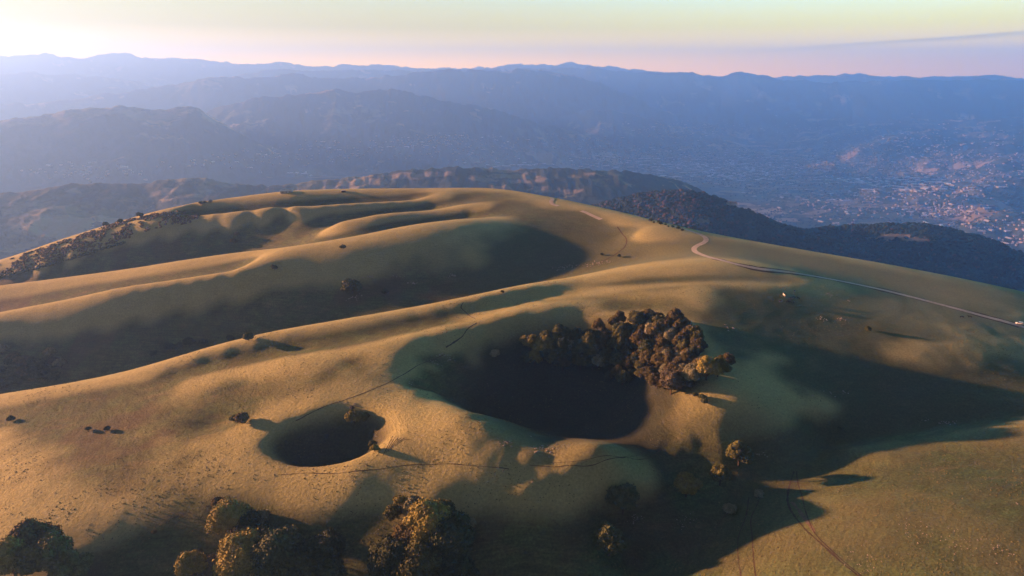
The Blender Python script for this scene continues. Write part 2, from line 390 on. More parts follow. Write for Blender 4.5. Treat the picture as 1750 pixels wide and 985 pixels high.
def region(px, soft=14.0):
    P_ = np.array([at(u, v)[:2] for u, v in px]); ins = np.zeros(HX.shape, bool); dm = np.full(HX.shape, 1e9)
    for (x0, y0), (x1, y1) in zip(P_, np.roll(P_, -1, 0)):
        c = ((y0 > HY) != (y1 > HY)) & (HX < (x1 - x0) * (HY - y0) / (y1 - y0 + 1e-12) + x0); ins ^= c
        t = np.clip(((HX - x0) * (x1 - x0) + (HY - y0) * (y1 - y0)) / ((x1 - x0) ** 2 + (y1 - y0) ** 2 + 1e-9), 0, 1)
        dm = np.minimum(dm, np.hypot(HX - x0 - t * (x1 - x0), HY - y0 - t * (y1 - y0)))
    return smooth(0.5 + np.where(ins, dm, -dm) / soft + 0.35 * gn)
# greener, darker grass: valley and swale shade put into the colour, front hill toned down
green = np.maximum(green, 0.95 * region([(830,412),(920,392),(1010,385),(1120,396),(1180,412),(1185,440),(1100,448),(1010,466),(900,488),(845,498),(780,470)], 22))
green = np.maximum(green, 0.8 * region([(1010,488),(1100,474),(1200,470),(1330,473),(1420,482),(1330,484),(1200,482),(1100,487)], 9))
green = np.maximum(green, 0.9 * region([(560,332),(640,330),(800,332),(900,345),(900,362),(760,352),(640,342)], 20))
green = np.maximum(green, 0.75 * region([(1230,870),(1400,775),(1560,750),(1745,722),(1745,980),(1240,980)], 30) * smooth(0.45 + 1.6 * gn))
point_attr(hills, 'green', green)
# drier, paler grass on the broad shoulder either side of the gravel road
pale = smooth((HX - 40 + 25 * gn) / 90.0) * smooth((HY - 0.62 * (300 - HX) - 330 + 25 * gn) / 45.0)
point_attr(hills, 'pale', pale)
# paler grass on crests and rims, their sunlit brightness put into the colour
def blur(A, k):
    for ax in (0, 1):
        P_ = np.pad(A, [(k, k) if a == ax else (0, 0) for a in (0, 1)], mode='edge'); cs = np.cumsum(P_, axis=ax)
        cs = np.insert(cs, 0, 0, axis=ax); n2 = 2 * k + 1
        A = (np.take(cs, np.arange(n2, cs.shape[ax]), ax) - np.take(cs, np.arange(0, cs.shape[ax] - n2), ax)) / n2
    return A
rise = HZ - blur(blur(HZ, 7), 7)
crest_lit = smooth((rise + 0.25 * gn - 0.06) / 0.55)
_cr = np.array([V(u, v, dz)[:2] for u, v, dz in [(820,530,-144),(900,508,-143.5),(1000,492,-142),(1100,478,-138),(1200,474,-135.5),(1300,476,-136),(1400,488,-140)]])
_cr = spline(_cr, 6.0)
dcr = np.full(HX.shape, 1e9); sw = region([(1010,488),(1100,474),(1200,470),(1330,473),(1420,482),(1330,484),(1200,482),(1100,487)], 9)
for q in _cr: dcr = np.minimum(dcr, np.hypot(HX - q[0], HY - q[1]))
crest_lit = np.maximum(crest_lit, 0.95 * smooth((30 + 14 * gn - dcr) / 18.0) * (1 - sw))
crest_lit = blur(crest_lit, 1) * (1 - 0.85 * smooth((HX - 60) / 25) * smooth((310 - HY) / 30))
point_attr(hills, 'crest_lit', crest_lit)
hollow = np.maximum(smooth((1.0 - np.hypot((HX - 32) / 78, (HY - 330) / 88)) / 0.4), 0.9 * smooth((1.05 - np.hypot((HX + 84) / 33, (HY - 285) / 24)) / 0.5))  # darker grass in both dolines, their shade put into the colour
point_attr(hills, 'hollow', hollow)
soil = 0.55 * smooth((gn - 0.28) / 0.15) * (1 - green)
point_attr(hills, 'soil', soil)

# ------------------------------------------------------------------ the wide land beyond
def to_polar(u, v, dist):
    d = ray(u, v); az = math.atan2(d[0], d[1]); hd = math.hypot(d[0], d[1])
    return az, dist, CAMZ + d[2] / hd * dist
def ridge(dist, slope_n, slope_f, pts, rough=0.12, ext=0.25, drop=0.35, wob=0.05, seed=0.0):
    """a mountain range: crest line at its real distance, height from its sight line"""
    P = np.array([to_polar(u, v, dist) for u, v in pts])
    return dict(d=dist, az=P[:, 0], z=P[:, 2], sn=slope_n, sf=slope_f, rough=rough, ext=ext, drop=drop, wob=wob, seed=seed)
RIDGES = [
 ridge(21000, .40, .2, [(-600,110),(-200,100),(0,94),(35,96),(60,92),(80,92),(100,97),(140,98),(165,95),(200,92),(222,93),(240,97),(300,98),(345,101),(400,107),(450,109),(482,105),(505,110),(540,115),(580,112),(650,110),(690,114),(720,117),(780,117),(850,113),(890,110),(930,112),(960,109),(975,106),(990,110),(1050,114),(1100,120),(1150,125),(1200,129),(1280,134),(1340,131),(1400,129),(1450,127),(1500,128),(1560,132),(1620,132),(1660,129),(1700,130),(1750,133),(2100,125)], wob=.01, seed=1, rough=.05),
 ridge(17000, .40, .15, [(-600,128),(0,127),(35,125),(60,124),(90,130),(130,127),(200,133),(260,146),(360,150),(420,125),(480,118),(540,121),(620,119),(720,122),(850,118),(930,117),(1010,115),(1050,121),(1120,124),(1195,126),(1225,132),(1245,127),(1262,124),(1300,128),(1340,136),(1400,140),(1500,139),(1620,137),(1750,136),(2100,140)], wob=.02, seed=2, rough=.05),
 ridge(13500, .42, .16, [(-300,190),(0,180),(100,172),(180,160),(250,152),(300,145),(340,136),(360,133),(395,132),(430,134),(460,131),(482,127),(500,125),(520,129),(560,134),(620,134),(680,127),(715,125),(740,122),(760,119),(800,121),(860,121),(885,118),(905,119),(950,124),(990,131),(1020,140),(1050,153),(1080,166),(1120,183),(1160,196),(1220,215),(1300,245)], wob=.015, seed=3, rough=.05),
 ridge(9800, .36, .16, [(200,245),(280,225),(340,200),(380,181),(450,166),(520,162),(550,156),(572,150),(590,155),(610,159),(650,154),(680,153),(720,163),(760,172),(800,177),(830,182),(870,194),(920,209),(980,224),(1040,242),(1100,262)], wob=.015, seed=4, rough=.05),
 ridge(11500, .30, .14, [(850,240),(930,216),(980,194),(1010,188),(1050,189),(1090,198),(1130,208),(1180,222),(1250,242)], wob=.01, seed=5, rough=.05),
 ridge(7600, .34, .17, [(-500,235),(-200,225),(0,206),(60,200),(120,188),(160,183),(200,181),(230,183),(260,187),(282,188),(305,181),(320,181),(340,187),(360,199),(390,215),(430,238),(470,254),(520,272),(600,300)], wob=.015, seed=6, rough=.06),
 ridge(14500, .06, .02, [(1380,225),(1500,209),(1560,206),(1640,208),(1700,205),(1750,207),(1900,212)], wob=.02, seed=7, rough=.05),
 ridge(3600, .155, .3, [(-700,390),(-300,360),(0,334),(60,326),(120,320),(200,317),(240,319),(270,312),(310,307),(350,306),(385,311),(430,315),(480,313),(560,304),(640,298),(700,290),(760,285),(820,287),(880,292),(920,290),(960,289),(1060,291),(1110,298),(1150,308),(1200,330),(1260,372),(1330,430)], wob=.02, seed=8, rough=.04),
 ridge(2150, .24, .30, [(820,420),(960,374),(1020,350),(1060,339),(1100,332),(1130,328),(1155,326.5),(1180,328),(1220,338),(1260,356),(1300,371),(1340,387),(1400,407),(1500,434),(1600,462),(1750,510)], wob=.0, seed=9, rough=.06),
 ridge(2500, .16, .30, [(1180,430),(1300,402),(1390,392),(1450,387),(1530,384),(1580,385),(1620,393),(1680,407),(1720,424),(1750,436),(1850,475),(2100,560)], wob=.0, seed=10, rough=.06),
]
def ridge_z(R, X, Y, r, az):
    zc = np.interp(az, R['az'], R['z'])
    w = 0.004
    zc = (zc + np.interp(az - w * .15, R['az'], R['z']) + np.interp(az + w * .15, R['az'], R['z'])) / 3
    over = np.maximum(R['az'][0] - az, 0) + np.maximum(az - R['az'][-1], 0)
    zc = zc - over * R['d'] * R['drop']
    zc = zc + R['d'] * 0.0035 * fbm(X / (R['d'] * .009) + R['seed'] * 7.1, Y / (R['d'] * .03), 4, 0.5)
    dr = r - R['d'] * (1 + R['wob'] * 2 * fbm(az * 9 + R['seed'] * 3.7, az * 0 + R['seed'], 3))
    L = R['d'] * 0.06 + 120
    spur = fbm(X / L + R['seed'] * 5, Y / L, 6, 0.55)
    q = np.abs(dr)
    fall = np.where(dr < 0, R['sn'], R['sf'])
    soft = np.sqrt(q * q + (0.005 * R['d']) ** 2) - 0.005 * R['d']
    z = zc - fall * soft * (1.0 + 0.0 * spur) + R['rough'] * 2.2 * spur * np.minimum(soft, R['d'] * 0.12)
    return z
def near_edge(X, Y):
    cx = np.clip(X, GX0 + 12, GX1 - 12); cy = np.clip(Y, GY0 + 12, GY1 - 12)
    d = np.hypot(X - cx, Y - cy)
    ins = np.minimum.reduce([X - GX0, GX1 - X, Y - GY0, GY1 - Y])
    return CAMZ + near_base(cx, cy) - 4 - 0.42 * d + 9 * fbm(X / 160, Y / 160, 4) * smooth(d / 150) - 45 * smooth(ins / 120.0)
def far_z(X, Y):
    r = np.hypot(X, Y); az = np.arctan2(X, Y)
    base = 320 * smooth((-az + 0.12) / 0.45) * smooth((13000 - r) / 8000) + 5 * fbm(X / 600, Y / 600, 3)
    base = base + 60 * smooth((-az + 0.05) / 0.3) * fbm(X / 900, Y / 900, 4) * 1.5
    z = base
    for R in RIDGES:
        zr = ridge_z(R, X, Y, r, az); k = 4 + R['d'] * 0.0012
        h = np.clip(0.5 + 0.5 * (zr - z) / k, 0, 1); z = z * (1 - h) + zr * h + k * h * (1 - h)
    return z
AZ = np.radians(np.concatenate([np.arange(-75, -42, 0.5), np.arange(-42, 42, 0.1), np.arange(42, 75.1, 0.5)]))
RR = 420 * np.exp(np.arange(0, math.log(22300 / 420), 0.0078))
PA, PR = np.meshgrid(AZ, RR, indexing='ij'); VX, VY = PR * np.sin(PA), PR * np.cos(PA)
VZ = far_z(VX, VY)
NE = near_edge(VX, VY)
VZ = np.where(PR < 3200, np.maximum(np.where(NE > VZ, NE, VZ), NE), VZ)
inside = np.minimum.reduce([VX - GX0, GX1 - VX, VY - GY0, GY1 - VY]) > 20
VZ = np.where(inside, np.minimum(VZ, near_base(np.clip(VX, GX0, GX1), np.clip(VY, GY0, GY1)) + CAMZ - 6), VZ)
lr = np.log(RR / 420) / 0.0078
def vmesh_z(x, y):
    x = np.asarray(x, float); y = np.asarray(y, float)
    a = np.arctan2(x, y); r = np.hypot(x, y)
    fi = np.clip(np.interp(a, AZ, np.arange(len(AZ))), 0, len(AZ) - 1.001); fj = np.clip(np.log(r / 420) / 0.0078, 0, len(RR) - 1.001)
    i = fi.astype(int); j = fj.astype(int); s = fi - i; t = fj - j
    return (VZ[i, j] * (1 - s) + VZ[i + 1, j] * s) * (1 - t) + (VZ[i, j + 1] * (1 - s) + VZ[i + 1, j + 1] * s) * t
def far_at(u, v):
    """arrays of sight lines onto the wide land, by marching outwards"""
    u = np.atleast_1d(np.asarray(u, float)); v = np.atleast_1d(np.asarray(v, float))
    a = (u - 875) / F_PX; b = (v - 492.5) / F_PX
    dy = CP - b * SP; sl = (-SP - b * CP) / np.hypot(a, dy); az = np.arctan2(a, dy)
    hit = np.zeros(len(u)); done = np.zeros(len(u), bool)
    for r in 1100 * np.exp(np.arange(0, 3.5, 0.004)):
        z = vmesh_z(r * np.sin(az), r * np.cos(az)); ok = (~done) & (z > CAMZ + sl * r)
        hit[ok] = r; done |= ok
    X, Y = hit * np.sin(az), hit * np.cos(az)
    return X, Y, vmesh_z(X, Y), done
# land cover: 1 = wood, 0 = fields and meadows
slope = np.abs(np.gradient(VZ, axis=1) / np.gradient(PR, axis=1)) + 0.0
cov = fbm(VX / 420, VY / 420, 5, 0.6); cov2 = fbm(VX / 1700 + 5, VY / 1700, 4, 0.55)
wood = smooth((VZ - 120 + 240 * cov2) / 160) * smooth((cov + 0.9 * slope + 0.16) / 0.12)
wood = np.maximum(wood, smooth((cov2 - 0.42) / 0.06) * 0.8)
wood = np.where((PR < 3150) & (PA > 0.05), 1.0, wood)
meadow = np.zeros_like(VX)
def patch(u, v, ru, rv, seed=0):
    """a pale meadow with a ragged edge, centre and half-widths by survey sight lines"""
    x, y, z, ok = far_at([u, u - ru, u + ru, u, u], [v, v, v, v - rv, v + rv])
    c = np.array([x[0], y[0]]); az0 = math.atan2(c[0], c[1]); r0 = math.hypot(*c)
    hw = ru / F_PX; r1, r2 = math.hypot(x[3], y[3]), math.hypot(x[4], y[4])
    hr = max(0.5 * abs(r1 - r2), 25.0); hr = min(hr, 0.08 * r0)
    q = np.hypot((PA - az0) / hw, (PR - r0) / hr) + 0.8 * fbm(VX / (r0 * .02) + seed, VY / (r0 * .02), 4)
    np.maximum(meadow, smooth((1.05 - q) / 0.25), out=meadow)
for i, a in enumerate([(215,193,75,7),(90,204,60,5),(30,208,40,4),(60,348,26,5),(75,356,22,5),(15,364,14,4),(130,330,12,3),(290,328,24,4),(350,327,12,9),(385,319,18,4),(340,335,18,3),(650,345,30,4),(700,300,45,5),(640,314,30,4),(740,300,25,4),(820,306,30,5),(900,311,32,5),(930,324,30,4),(860,322,22,4),(980,330,20,4),(1530,404,26,5),(1565,411,22,4),(1200,378,16,5),(1150,372,14,4)]):
    patch(*a, seed=i * 3.1)
def valley_material():
    m = NT('valley_land'); p = m.pos()
    fl = m.mapped(p, (0.0026, 0.0046, 0.0), (0, 0, 0.5))
    vo = m.n('ShaderNodeTexVoronoi'); m.l(fl, vo.inputs['Vector']); vo.inputs['Scale'].default_value = 1.0; vo.inputs['Randomness'].default_value = 0.85
    vs = m.n('ShaderNodeSeparateXYZ'); m.l(vo.outputs['Color'], vs.inputs[0])
    f = m.ramp(vs.outputs[0], (0.0, (0.075, 0.098, 0.053)), (0.3, (0.135, 0.150, 0.083)), (0.5, (0.112, 0.128, 0.060)), (0.6, (0.300, 0.255, 0.150)), (0.8, (0.195, 0.180, 0.105)), (0.92, (0.405, 0.345, 0.225)), interp='CONSTANT')
    ve = m.n('ShaderNodeTexVoronoi', feature='DISTANCE_TO_EDGE'); m.l(fl, ve.inputs['Vector']); ve.inputs['Scale'].default_value = 1.0; ve.inputs['Randomness'].default_value = 0.85
    hedge = m.ramp(ve.outputs['Distance'], (0.03, 1.0), (0.07, 0.0))
    f = m.mix(m.math('MULTIPLY', hedge, m.ramp(m.noise(p, 0.004, 3), (0.4, 0.2), (0.55, 0.9))), f, (0.025, 0.04, 0.02))
    grove = m.ramp(m.noise(p, 0.0065, 5, 0.65), (0.57, 0.0), (0.61, 1.0))
    f = m.mix(grove, f, (0.022, 0.036, 0.02))
    wn_ = m.noise(p, 0.03, 6, 0.7)
    w = m.ramp(wn_, (0.3, (0.006, 0.018, 0.012)), (0.5, (0.011, 0.028, 0.018)), (0.7, (0.026, 0.036, 0.022)))
    c = m.mix(m.attr('wood'), f, w)
    c = m.mix(m.math('MULTIPLY', m.attr('meadow'), m.ramp(wn_, (0.35, 0.55), (0.55, 1.0))), c, (0.21, 0.19, 0.14))
    m.col(c); m.bump(wn_, 0.8, 14.0)
    return m.m
valley = mesh_np('valley', np.stack([VX.ravel(), VY.ravel(), VZ.ravel()], 1), grid_faces(len(AZ), len(RR))[:, ::-1], [valley_material()])
point_attr(valley, 'wood', wood); point_attr(valley, 'meadow', meadow)
tag(valley, kind='structure')

# ------------------------------------------------------------------ the air
hz = NT('valley_haze'); hz.t.nodes.remove(hz.b)
pv = hz.n('ShaderNodeVolumePrincipled'); hz.l(pv.outputs[0], hz.out.inputs['Volume'])
pv.inputs['Color'].default_value = (0.19, 0.43, 1.0, 1); pv.inputs['Density'].default_value = 9.5e-5
pv.inputs['Anisotropy'].default_value = 0.47
bx0, bx1, by0, by1, bz0, bz1 = -22400, 22400, -1500, 22400, -80, 1930
haze = mesh_np('haze', [(x, y, z) for x in (bx0, bx1) for y in (by0, by1) for z in (bz0, bz1)],
               [(0, 1, 3, 2), (4, 6, 7, 5), (0, 4, 5, 1), (2, 3, 7, 6), (0, 2, 6, 4), (1, 5, 7, 3)], [hz.m], smooth_=False)
tag(haze, kind='stuff')

# ------------------------------------------------------------------ roads, tracks, stones
def project(x, y, z):
    """sight line (u, v) of a world point, for the outlines of the plantings"""
    dy = y * CP - (z - CAMZ) * SP; up = y * SP + (z - CAMZ) * CP
    return 875 + F_PX * x / dy, 492.5 - F_PX * up / dy
def in_poly(u, v, poly):
    P = np.asarray(poly, float); r = np.zeros(np.shape(u), bool)
    for (x0, y0), (x1, y1) in zip(P, np.roll(P, -1, 0)):
        c = ((y0 > v) != (y1 > v)) & (u < (x1 - x0) * (v - y0) / (y1 - y0 + 1e-12) + x0); r ^= c
    return r
def strip(name, px, width, mat, off=0.08, step=1.5, wob=0.15, cross=4, raw=None):
    pts = raw if raw is not None else [p[:2] for p in (at(u, v) for u, v in px) if p]
    L = spline(pts, step); T = np.gradient(L, axis=0); T /= np.linalg.norm(T, axis=1)[:, None] + 1e-9
    N = np.stack([-T[:, 1], T[:, 0]], 1); n = len(L)
    w = width * (1 + wob * 2 * fbm(np.arange(n) * 0.13 + px[0][0], np.arange(n) * 0.0 + 3.3, 3))
    vs = []
    for j in range(cross):
        f = j / (cross - 1) - 0.5
        ed = (wob * 0.8 * width * vnoise(np.arange(n) * 0.5 + j * 9.7, np.full(n, j * 1.3 + px[0][1] * .1))) if j in (0, cross - 1) else 0
        q = L + N * (f * w + ed)[:, None]
        vs.append(np.stack([q[:, 0], q[:, 1], mesh_z(q[:, 0], q[:, 1]) + off], 1))
    o = mesh_np(name, np.concatenate(vs), grid_faces(cross, n), [mat]); tag(o, kind='structure'); return o, L
def soil_mat(name, a, b, sc=0.6):
    m = NT(name); p = m.pos(); n1 = m.noise(p, sc, 6, 0.7)
    m.col(m.ramp(n1, (0.3, a), (0.7, b))); m.bump(n1, 0.6, 0.3); return m.m
M_gravel = soil_mat('gravel', (0.28, 0.26, 0.23), (0.46, 0.43, 0.38), 0.4)
M_rut = soil_mat('bare_earth', (0.030, 0.022, 0.016), (0.080, 0.060, 0.045))
M_path = soil_mat('trodden_grass', (0.045, 0.035, 0.022), (0.10, 0.075, 0.05))
strip('road_verge', [(1742,557),(1700,545.5),(1650,532),(1600,519),(1540,503.5),(1500,494),(1460,485.5),(1400,474),(1340,464.5),(1300,460),(1255,451),(1222,442.5)], 8.5, M_path, 0.08, 2.0, 0.35)
road, ROAD = strip('gravel_road', [(1860,594),(1800,577),(1742,557),(1700,545.5),(1650,532),(1600,519),(1540,503.5),(1500,494),(1460,485.5),(1400,474),(1340,464.5),(1300,460),(1255,451),(1222,442.5),(1200,436),(1188,430),(1186,425),(1192,420),(1203,415),(1207,410),(1203,404.5),(1190,398.5),(1170,392),(1150,386)], 4.6, M_gravel, 0.12, 2.0, 0.08)
strip('gravel_road', [(1027,375.5),(1018,371.5),(1008,367),(998,362.5),(993,361)], 4.6, M_gravel, 0.2, 2.0, 0.08)
strip('gravel_road', [(954,352.5),(946,350.5),(942,346),(944,341.5),(942,338)], 4.6, M_gravel, 0.25, 2.0, 0.08)
# ruts and sheep paths
strip('rutted_track', [(1357,806),(1351,824),(1346,845),(1347,862),(1354,877),(1366,893),(1380,909),(1398,925),(1420,945),(1445,967),(1475,992),(1510,1025)], 0.75, M_rut, 0.05, 0.8, 0.5)
strip('rutted_track', [(1352,858),(1362,868),(1372,882),(1384,898),(1392,912)], 1.5, soil_mat('scuffed_earth', (0.085, 0.064, 0.046), (0.15, 0.115, 0.085)), 0.035, 0.8, 0.6)
strip('rutted_track', [(1361,806),(1364,828),(1371,850),(1376,872),(1383,892),(1395,915),(1418,938),(1447,964),(1480,992)], 0.45, M_rut, 0.06, 0.8, 0.5)
strip('foot_path', [(1303,842),(1294,862),(1284,885),(1285,915),(1287,945),(1290,975),(1294,1010)], 0.35, M_rut, 0.05, 0.8, 0.5)
strip('foot_path', [(1280,850),(1274,885),(1262,918),(1261,950),(1266,985),(1270,1015)], 0.35, M_rut, 0.05, 0.8, 0.5)
strip('foot_path', [(1240,880),(1225,900),(1210,935),(1200,955)], 0.22, M_path, 0.05, 0.8, 0.5)
strip('foot_path', [(1196,905),(1180,935),(1168,965)], 0.22, M_path, 0.05, 0.8, 0.5)
strip('foot_path', [(475,812),(520,809),(580,809),(640,803),(700,795),(760,793),(815,797),(870,802)], 0.28, M_path, 0.05, 0.8, 0.6)
strip('foot_path', [(812,545),(795,533),(788,526),(792,517)], 0.5, M_path, 0.05, 0.8, 0.5)
strip('foot_path', [(815,552),(800,562),(790,575),(775,586),(762,594)], 0.7, M_rut, 0.05, 0.8, 0.5)
strip('foot_path', [(760,606),(720,622),(690,640),(655,658),(600,680),(560,693),(520,712),(500,722)], 0.5, M_path, 0.05, 0.8, 0.5)
strip('foot_path', [(1055,388),(1062,398),(1070,408),(1069,420),(1050,436),(1020,452),(985,470)], 0.9, M_path, 0.1, 1.5, 0.4)
for k in range(7):   # terracettes trodden along the lit rim between the hollows
    strip('foot_path', [(655 + 4 * k, 778 - 3 * k), (664 + 4.2 * k, 760 - 1.2 * k), (671 + 5 * k, 745 + 1 * k)], 0.22, M_path, 0.04, 0.8, 0.5)
strip('foot_path', [(905,795),(960,797),(1020,793),(1080,784),(1130,768)], 0.25, M_path, 0.04, 1.0, 0.5)
strip('foot_path', [(930,789),(990,788),(1050,780),(1110,765)], 0.2, M_path, 0.04, 1.0, 0.5)

def ico(sub):
    bm = bmesh.new(); bmesh.ops.create_icosphere(bm, subdivisions=sub, radius=1.0); bm.verts.ensure_lookup_table()
    v = np.array([x.co[:] for x in bm.verts]); f = np.array([[q.index for q in p.verts] for p in bm.faces]); bm.free(); return v, f
ICO1, ICO2 = ico(1), ico(2)
def blobs(name, pts, rad, flat, mats, mesh=ICO1, jit=0.25, seed=0, fm=None):
    """many small rough lumps as one mesh"""
    r_ = np.random.RandomState(seed); v, f = mesh; n = len(pts); pts = np.asarray(pts, float); rad = np.asarray(rad, float)
    V_ = v[None] * (1 + jit * (r_.rand(n, len(v), 1) * 2 - 1)) * rad[:, None, None] * np.array([1, 1, flat])
    a = r_.rand(n) * 6.28; ca, sa = np.cos(a)[:, None], np.sin(a)[:, None]
    V2 = np.stack([V_[..., 0] * ca - V_[..., 1] * sa, V_[..., 0] * sa + V_[..., 1] * ca, V_[..., 2]], -1) + pts[:, None]
    F = (f[None] + (np.arange(n) * len(v))[:, None, None]).reshape(-1, 3)
    return mesh_np(name, V2.reshape(-1, 3), F, mats, smooth_=False, face_mat=None if fm is None else np.repeat(fm, len(f)))
R = np.random.RandomState(11)
sp, sr = [], []
def stones_at(u, v, n, su, sv, r0, r1):
    c = at(u, v)
    if not c: return
    e = at(u + su, v); g = at(u, v - sv); 
    if not e or not g: return
    ax = abs(e[0] - c[0]); ay = min(abs(g[1] - c[1]), 25)
    for _ in range(max(3, int(n * 0.7))):
        x = c[0] + R.randn() * ax * 0.6; y = c[1] + R.randn() * ay * 0.6; sp.append((x, y, float(mesh_z(x, y)) + 0.05)); sr.append(R.uniform(r0, r1) * R.uniform(0.45, 1.0))
for a in [(760,607,40,14,8,.2,.6),(745,622,24,8,6,.2,.5),(932,768,60,22,6,.25,.7),(862,757,40,14,5,.2,.6),(905,733,6,3,2,.3,.7),(1085,886,30,16,10,.15,.45),(606,692,18,7,3,.25,.6),(583,688,8,9,3,.2,.5),(1300,778,20,16,4,.15,.45),(1415,672,14,12,5,.2,.6),(1445,671,10,6,3,.2,.6),(1385,676,8,8,4,.2,.5),(1620,722,24,12,4,.2,.55),(1585,720,8,8,3,.2,.5),(1480,960,60,30,20,.12,.35),(1560,910,70,40,30,.1,.35),(1660,930,60,40,30,.1,.35),(1710,940,30,14,14,.15,.4),(1738,860,5,2,2,.3,.55),(1243,560,8,5,4,.3,.8),(1255,562,5,4,2,.4,.9),(1405,545,24,7,3,.25,.6),(1437,546,24,7,3,.25,.6),(1415,504,20,16,3,.3,.8),(1450,514,6,5,2,.3,.7),(630,474,30,12,2,.3,1.0),(680,472,14,9,2,.3,.8),(705,484,20,8,2,.4,1.0),(770,471,20,10,2,.3,.9),(606,508,30,12,4,.3,.9),(965,457,50,14,4,.3,.9),(1010,452,50,20,3,.3,.9),(1035,448,30,14,3,.3,.8),(640,660,14,12,12,.15,.4),(700,650,30,20,14,.15,.4),(1180,885,20,14,10,.15,.35),(1160,900,14,14,10,.15,.35),(455,700,8,4,3,.25,.5),(840,640,20,60,30,.12,.3),(640,750,14,6,6,.2,.5)]:
    stones_at(*a)
M_stone = plain_mat('limestone', (0.34, 0.31, 0.275), 0.9, var=0.4, scale=1.2)
tag(blobs('stones', sp, sr, 0.55, [M_stone], jit=0.3, seed=3), kind='stuff')

# ------------------------------------------------------------------ trees and bushes
def leaf_mat(name, a, b, c):
    m = NT(name); p = m.pos(); oi = m.n('ShaderNodeObjectInfo').outputs['Random']
    n1 = m.noise(p, 0.55, 4, 0.6); n2 = m.noise(p, 2.4, 3, 0.6)
    q = m.ramp(m.math('ADD', m.math('MULTIPLY', n1, 0.75), m.math('MULTIPLY', m.math('SUBTRACT', oi, 0.5), 0.22)), (0.25, a), (0.40, b), (0.55, c))
    m.col(m.mix(1.0, q, m.ramp(n2, (0.3, 0.6), (0.7, 1.3)), 'MULTIPLY')); m.b.inputs['Roughness'].default_value = 0.8
    return m.m
LEAF = {
 'golden': leaf_mat('golden_leaves', (0.13, 0.125, 0.036), (0.2, 0.19, 0.052), (0.28, 0.25, 0.075)),
 'rust': leaf_mat('rust_leaves', (0.055, 0.05, 0.02), (0.105, 0.088, 0.032), (0.165, 0.13, 0.05)),
 'brown': leaf_mat('brown_leaves', (0.05, 0.05, 0.022), (0.092, 0.085, 0.036), (0.145, 0.13, 0.06)),
 'olive': leaf_mat('olive_leaves', (0.055, 0.062, 0.022), (0.095, 0.105, 0.036), (0.145, 0.15, 0.058)),
 'dark': leaf_mat('dark_green_leaves', (0.030, 0.046, 0.022), (0.058, 0.078, 0.036), (0.10, 0.12, 0.058)),
 'pale': leaf_mat('pale_green_leaves', (0.121, 0.135, 0.081), (0.203, 0.216, 0.135), (0.297, 0.297, 0.203)),
 'grey': leaf_mat('grey_pink_leaves', (0.08, 0.075, 0.05), (0.13, 0.12, 0.085), (0.19, 0.175, 0.125)),
}
M_bark = plain_mat('bark', (0.075, 0.055, 0.04), 0.95, var=0.4, scale=1.5)
def crown_mesh(name, w, h, z0, lobes, leaf, n, seed):
    """crown of leafy lobes between z0 and z0+h; every lobe a ragged shell of leaf clumps over a rough core"""
    r_ = np.random.RandomState(seed); VV, FF, k = [], [], 0
    cen = []
    for i in range(lobes):
        for _ in range(30):
            d = r_.randn(3); d /= np.linalg.norm(d); d[2] = abs(d[2]) * 1.1 - 0.28
            q = d * r_.uniform(0.45, 0.78)
            c = np.array([q[0] * w / 2, q[1] * w / 2, z0 + h * (0.36 + 0.52 * q[2])])
            if all(np.linalg.norm((c - e[0]) / np.array([1, 1, h / w])) > w * 0.17 for e in cen): break
        cen.append((c, w * r_.uniform(0.14, 0.24)))
    cen.append((np.array([0, 0, z0 + h * 0.42]), w * 0.30))
    iv, if_ = ICO1
    for c, rr in cen:
        v = iv * (1 + 0.22 * (r_.rand(len(iv), 1) * 2 - 1)) * rr * np.array([0.82, 0.82, 0.78 * min(1.2, h / w + 0.2)]) + c
        VV.append(v); FF.append(if_ + k); k += len(v)
    tot = sum(e[1] ** 2 for e in cen)
    for c, rr in cen:
        m = int(n * rr ** 2 / tot); d = r_.randn(m, 3); d /= np.linalg.norm(d, axis=1)[:, None]
        d = np.where((d[:, 2:] < -0.35), d * np.array([1, 1, -0.6]), d)
        lump = 1 + 0.16 * np.sin(d[:, 0] * 7 + seed) * np.sin(d[:, 1] * 6 + c[0]) * np.cos(d[:, 2] * 5)
        p = c + d * (rr * lump * r_.uniform(0.82, 1.14, m))[:, None] * np.array([1, 1, 0.92])
        nn = d + 0.55 * r_.randn(m, 3); nn /= np.linalg.norm(nn, axis=1)[:, None]
        t = np.cross(nn, r_.randn(m, 3)); t /= np.linalg.norm(t, axis=1)[:, None]; b = np.cross(nn, t)
        sz = (leaf * r_.uniform(0.6, 1.35, m))[:, None]
        tri = np.stack([p + t * sz, p - t * sz * 0.55 + b * sz * 0.85, p - t * sz * 0.5 - b * sz * 0.8], 1)
        VV.append(tri.reshape(-1, 3)); FF.append(np.arange(3 * m).reshape(-1, 3) + k); k += 3 * m
    return np.concatenate(VV), np.concatenate(FF)
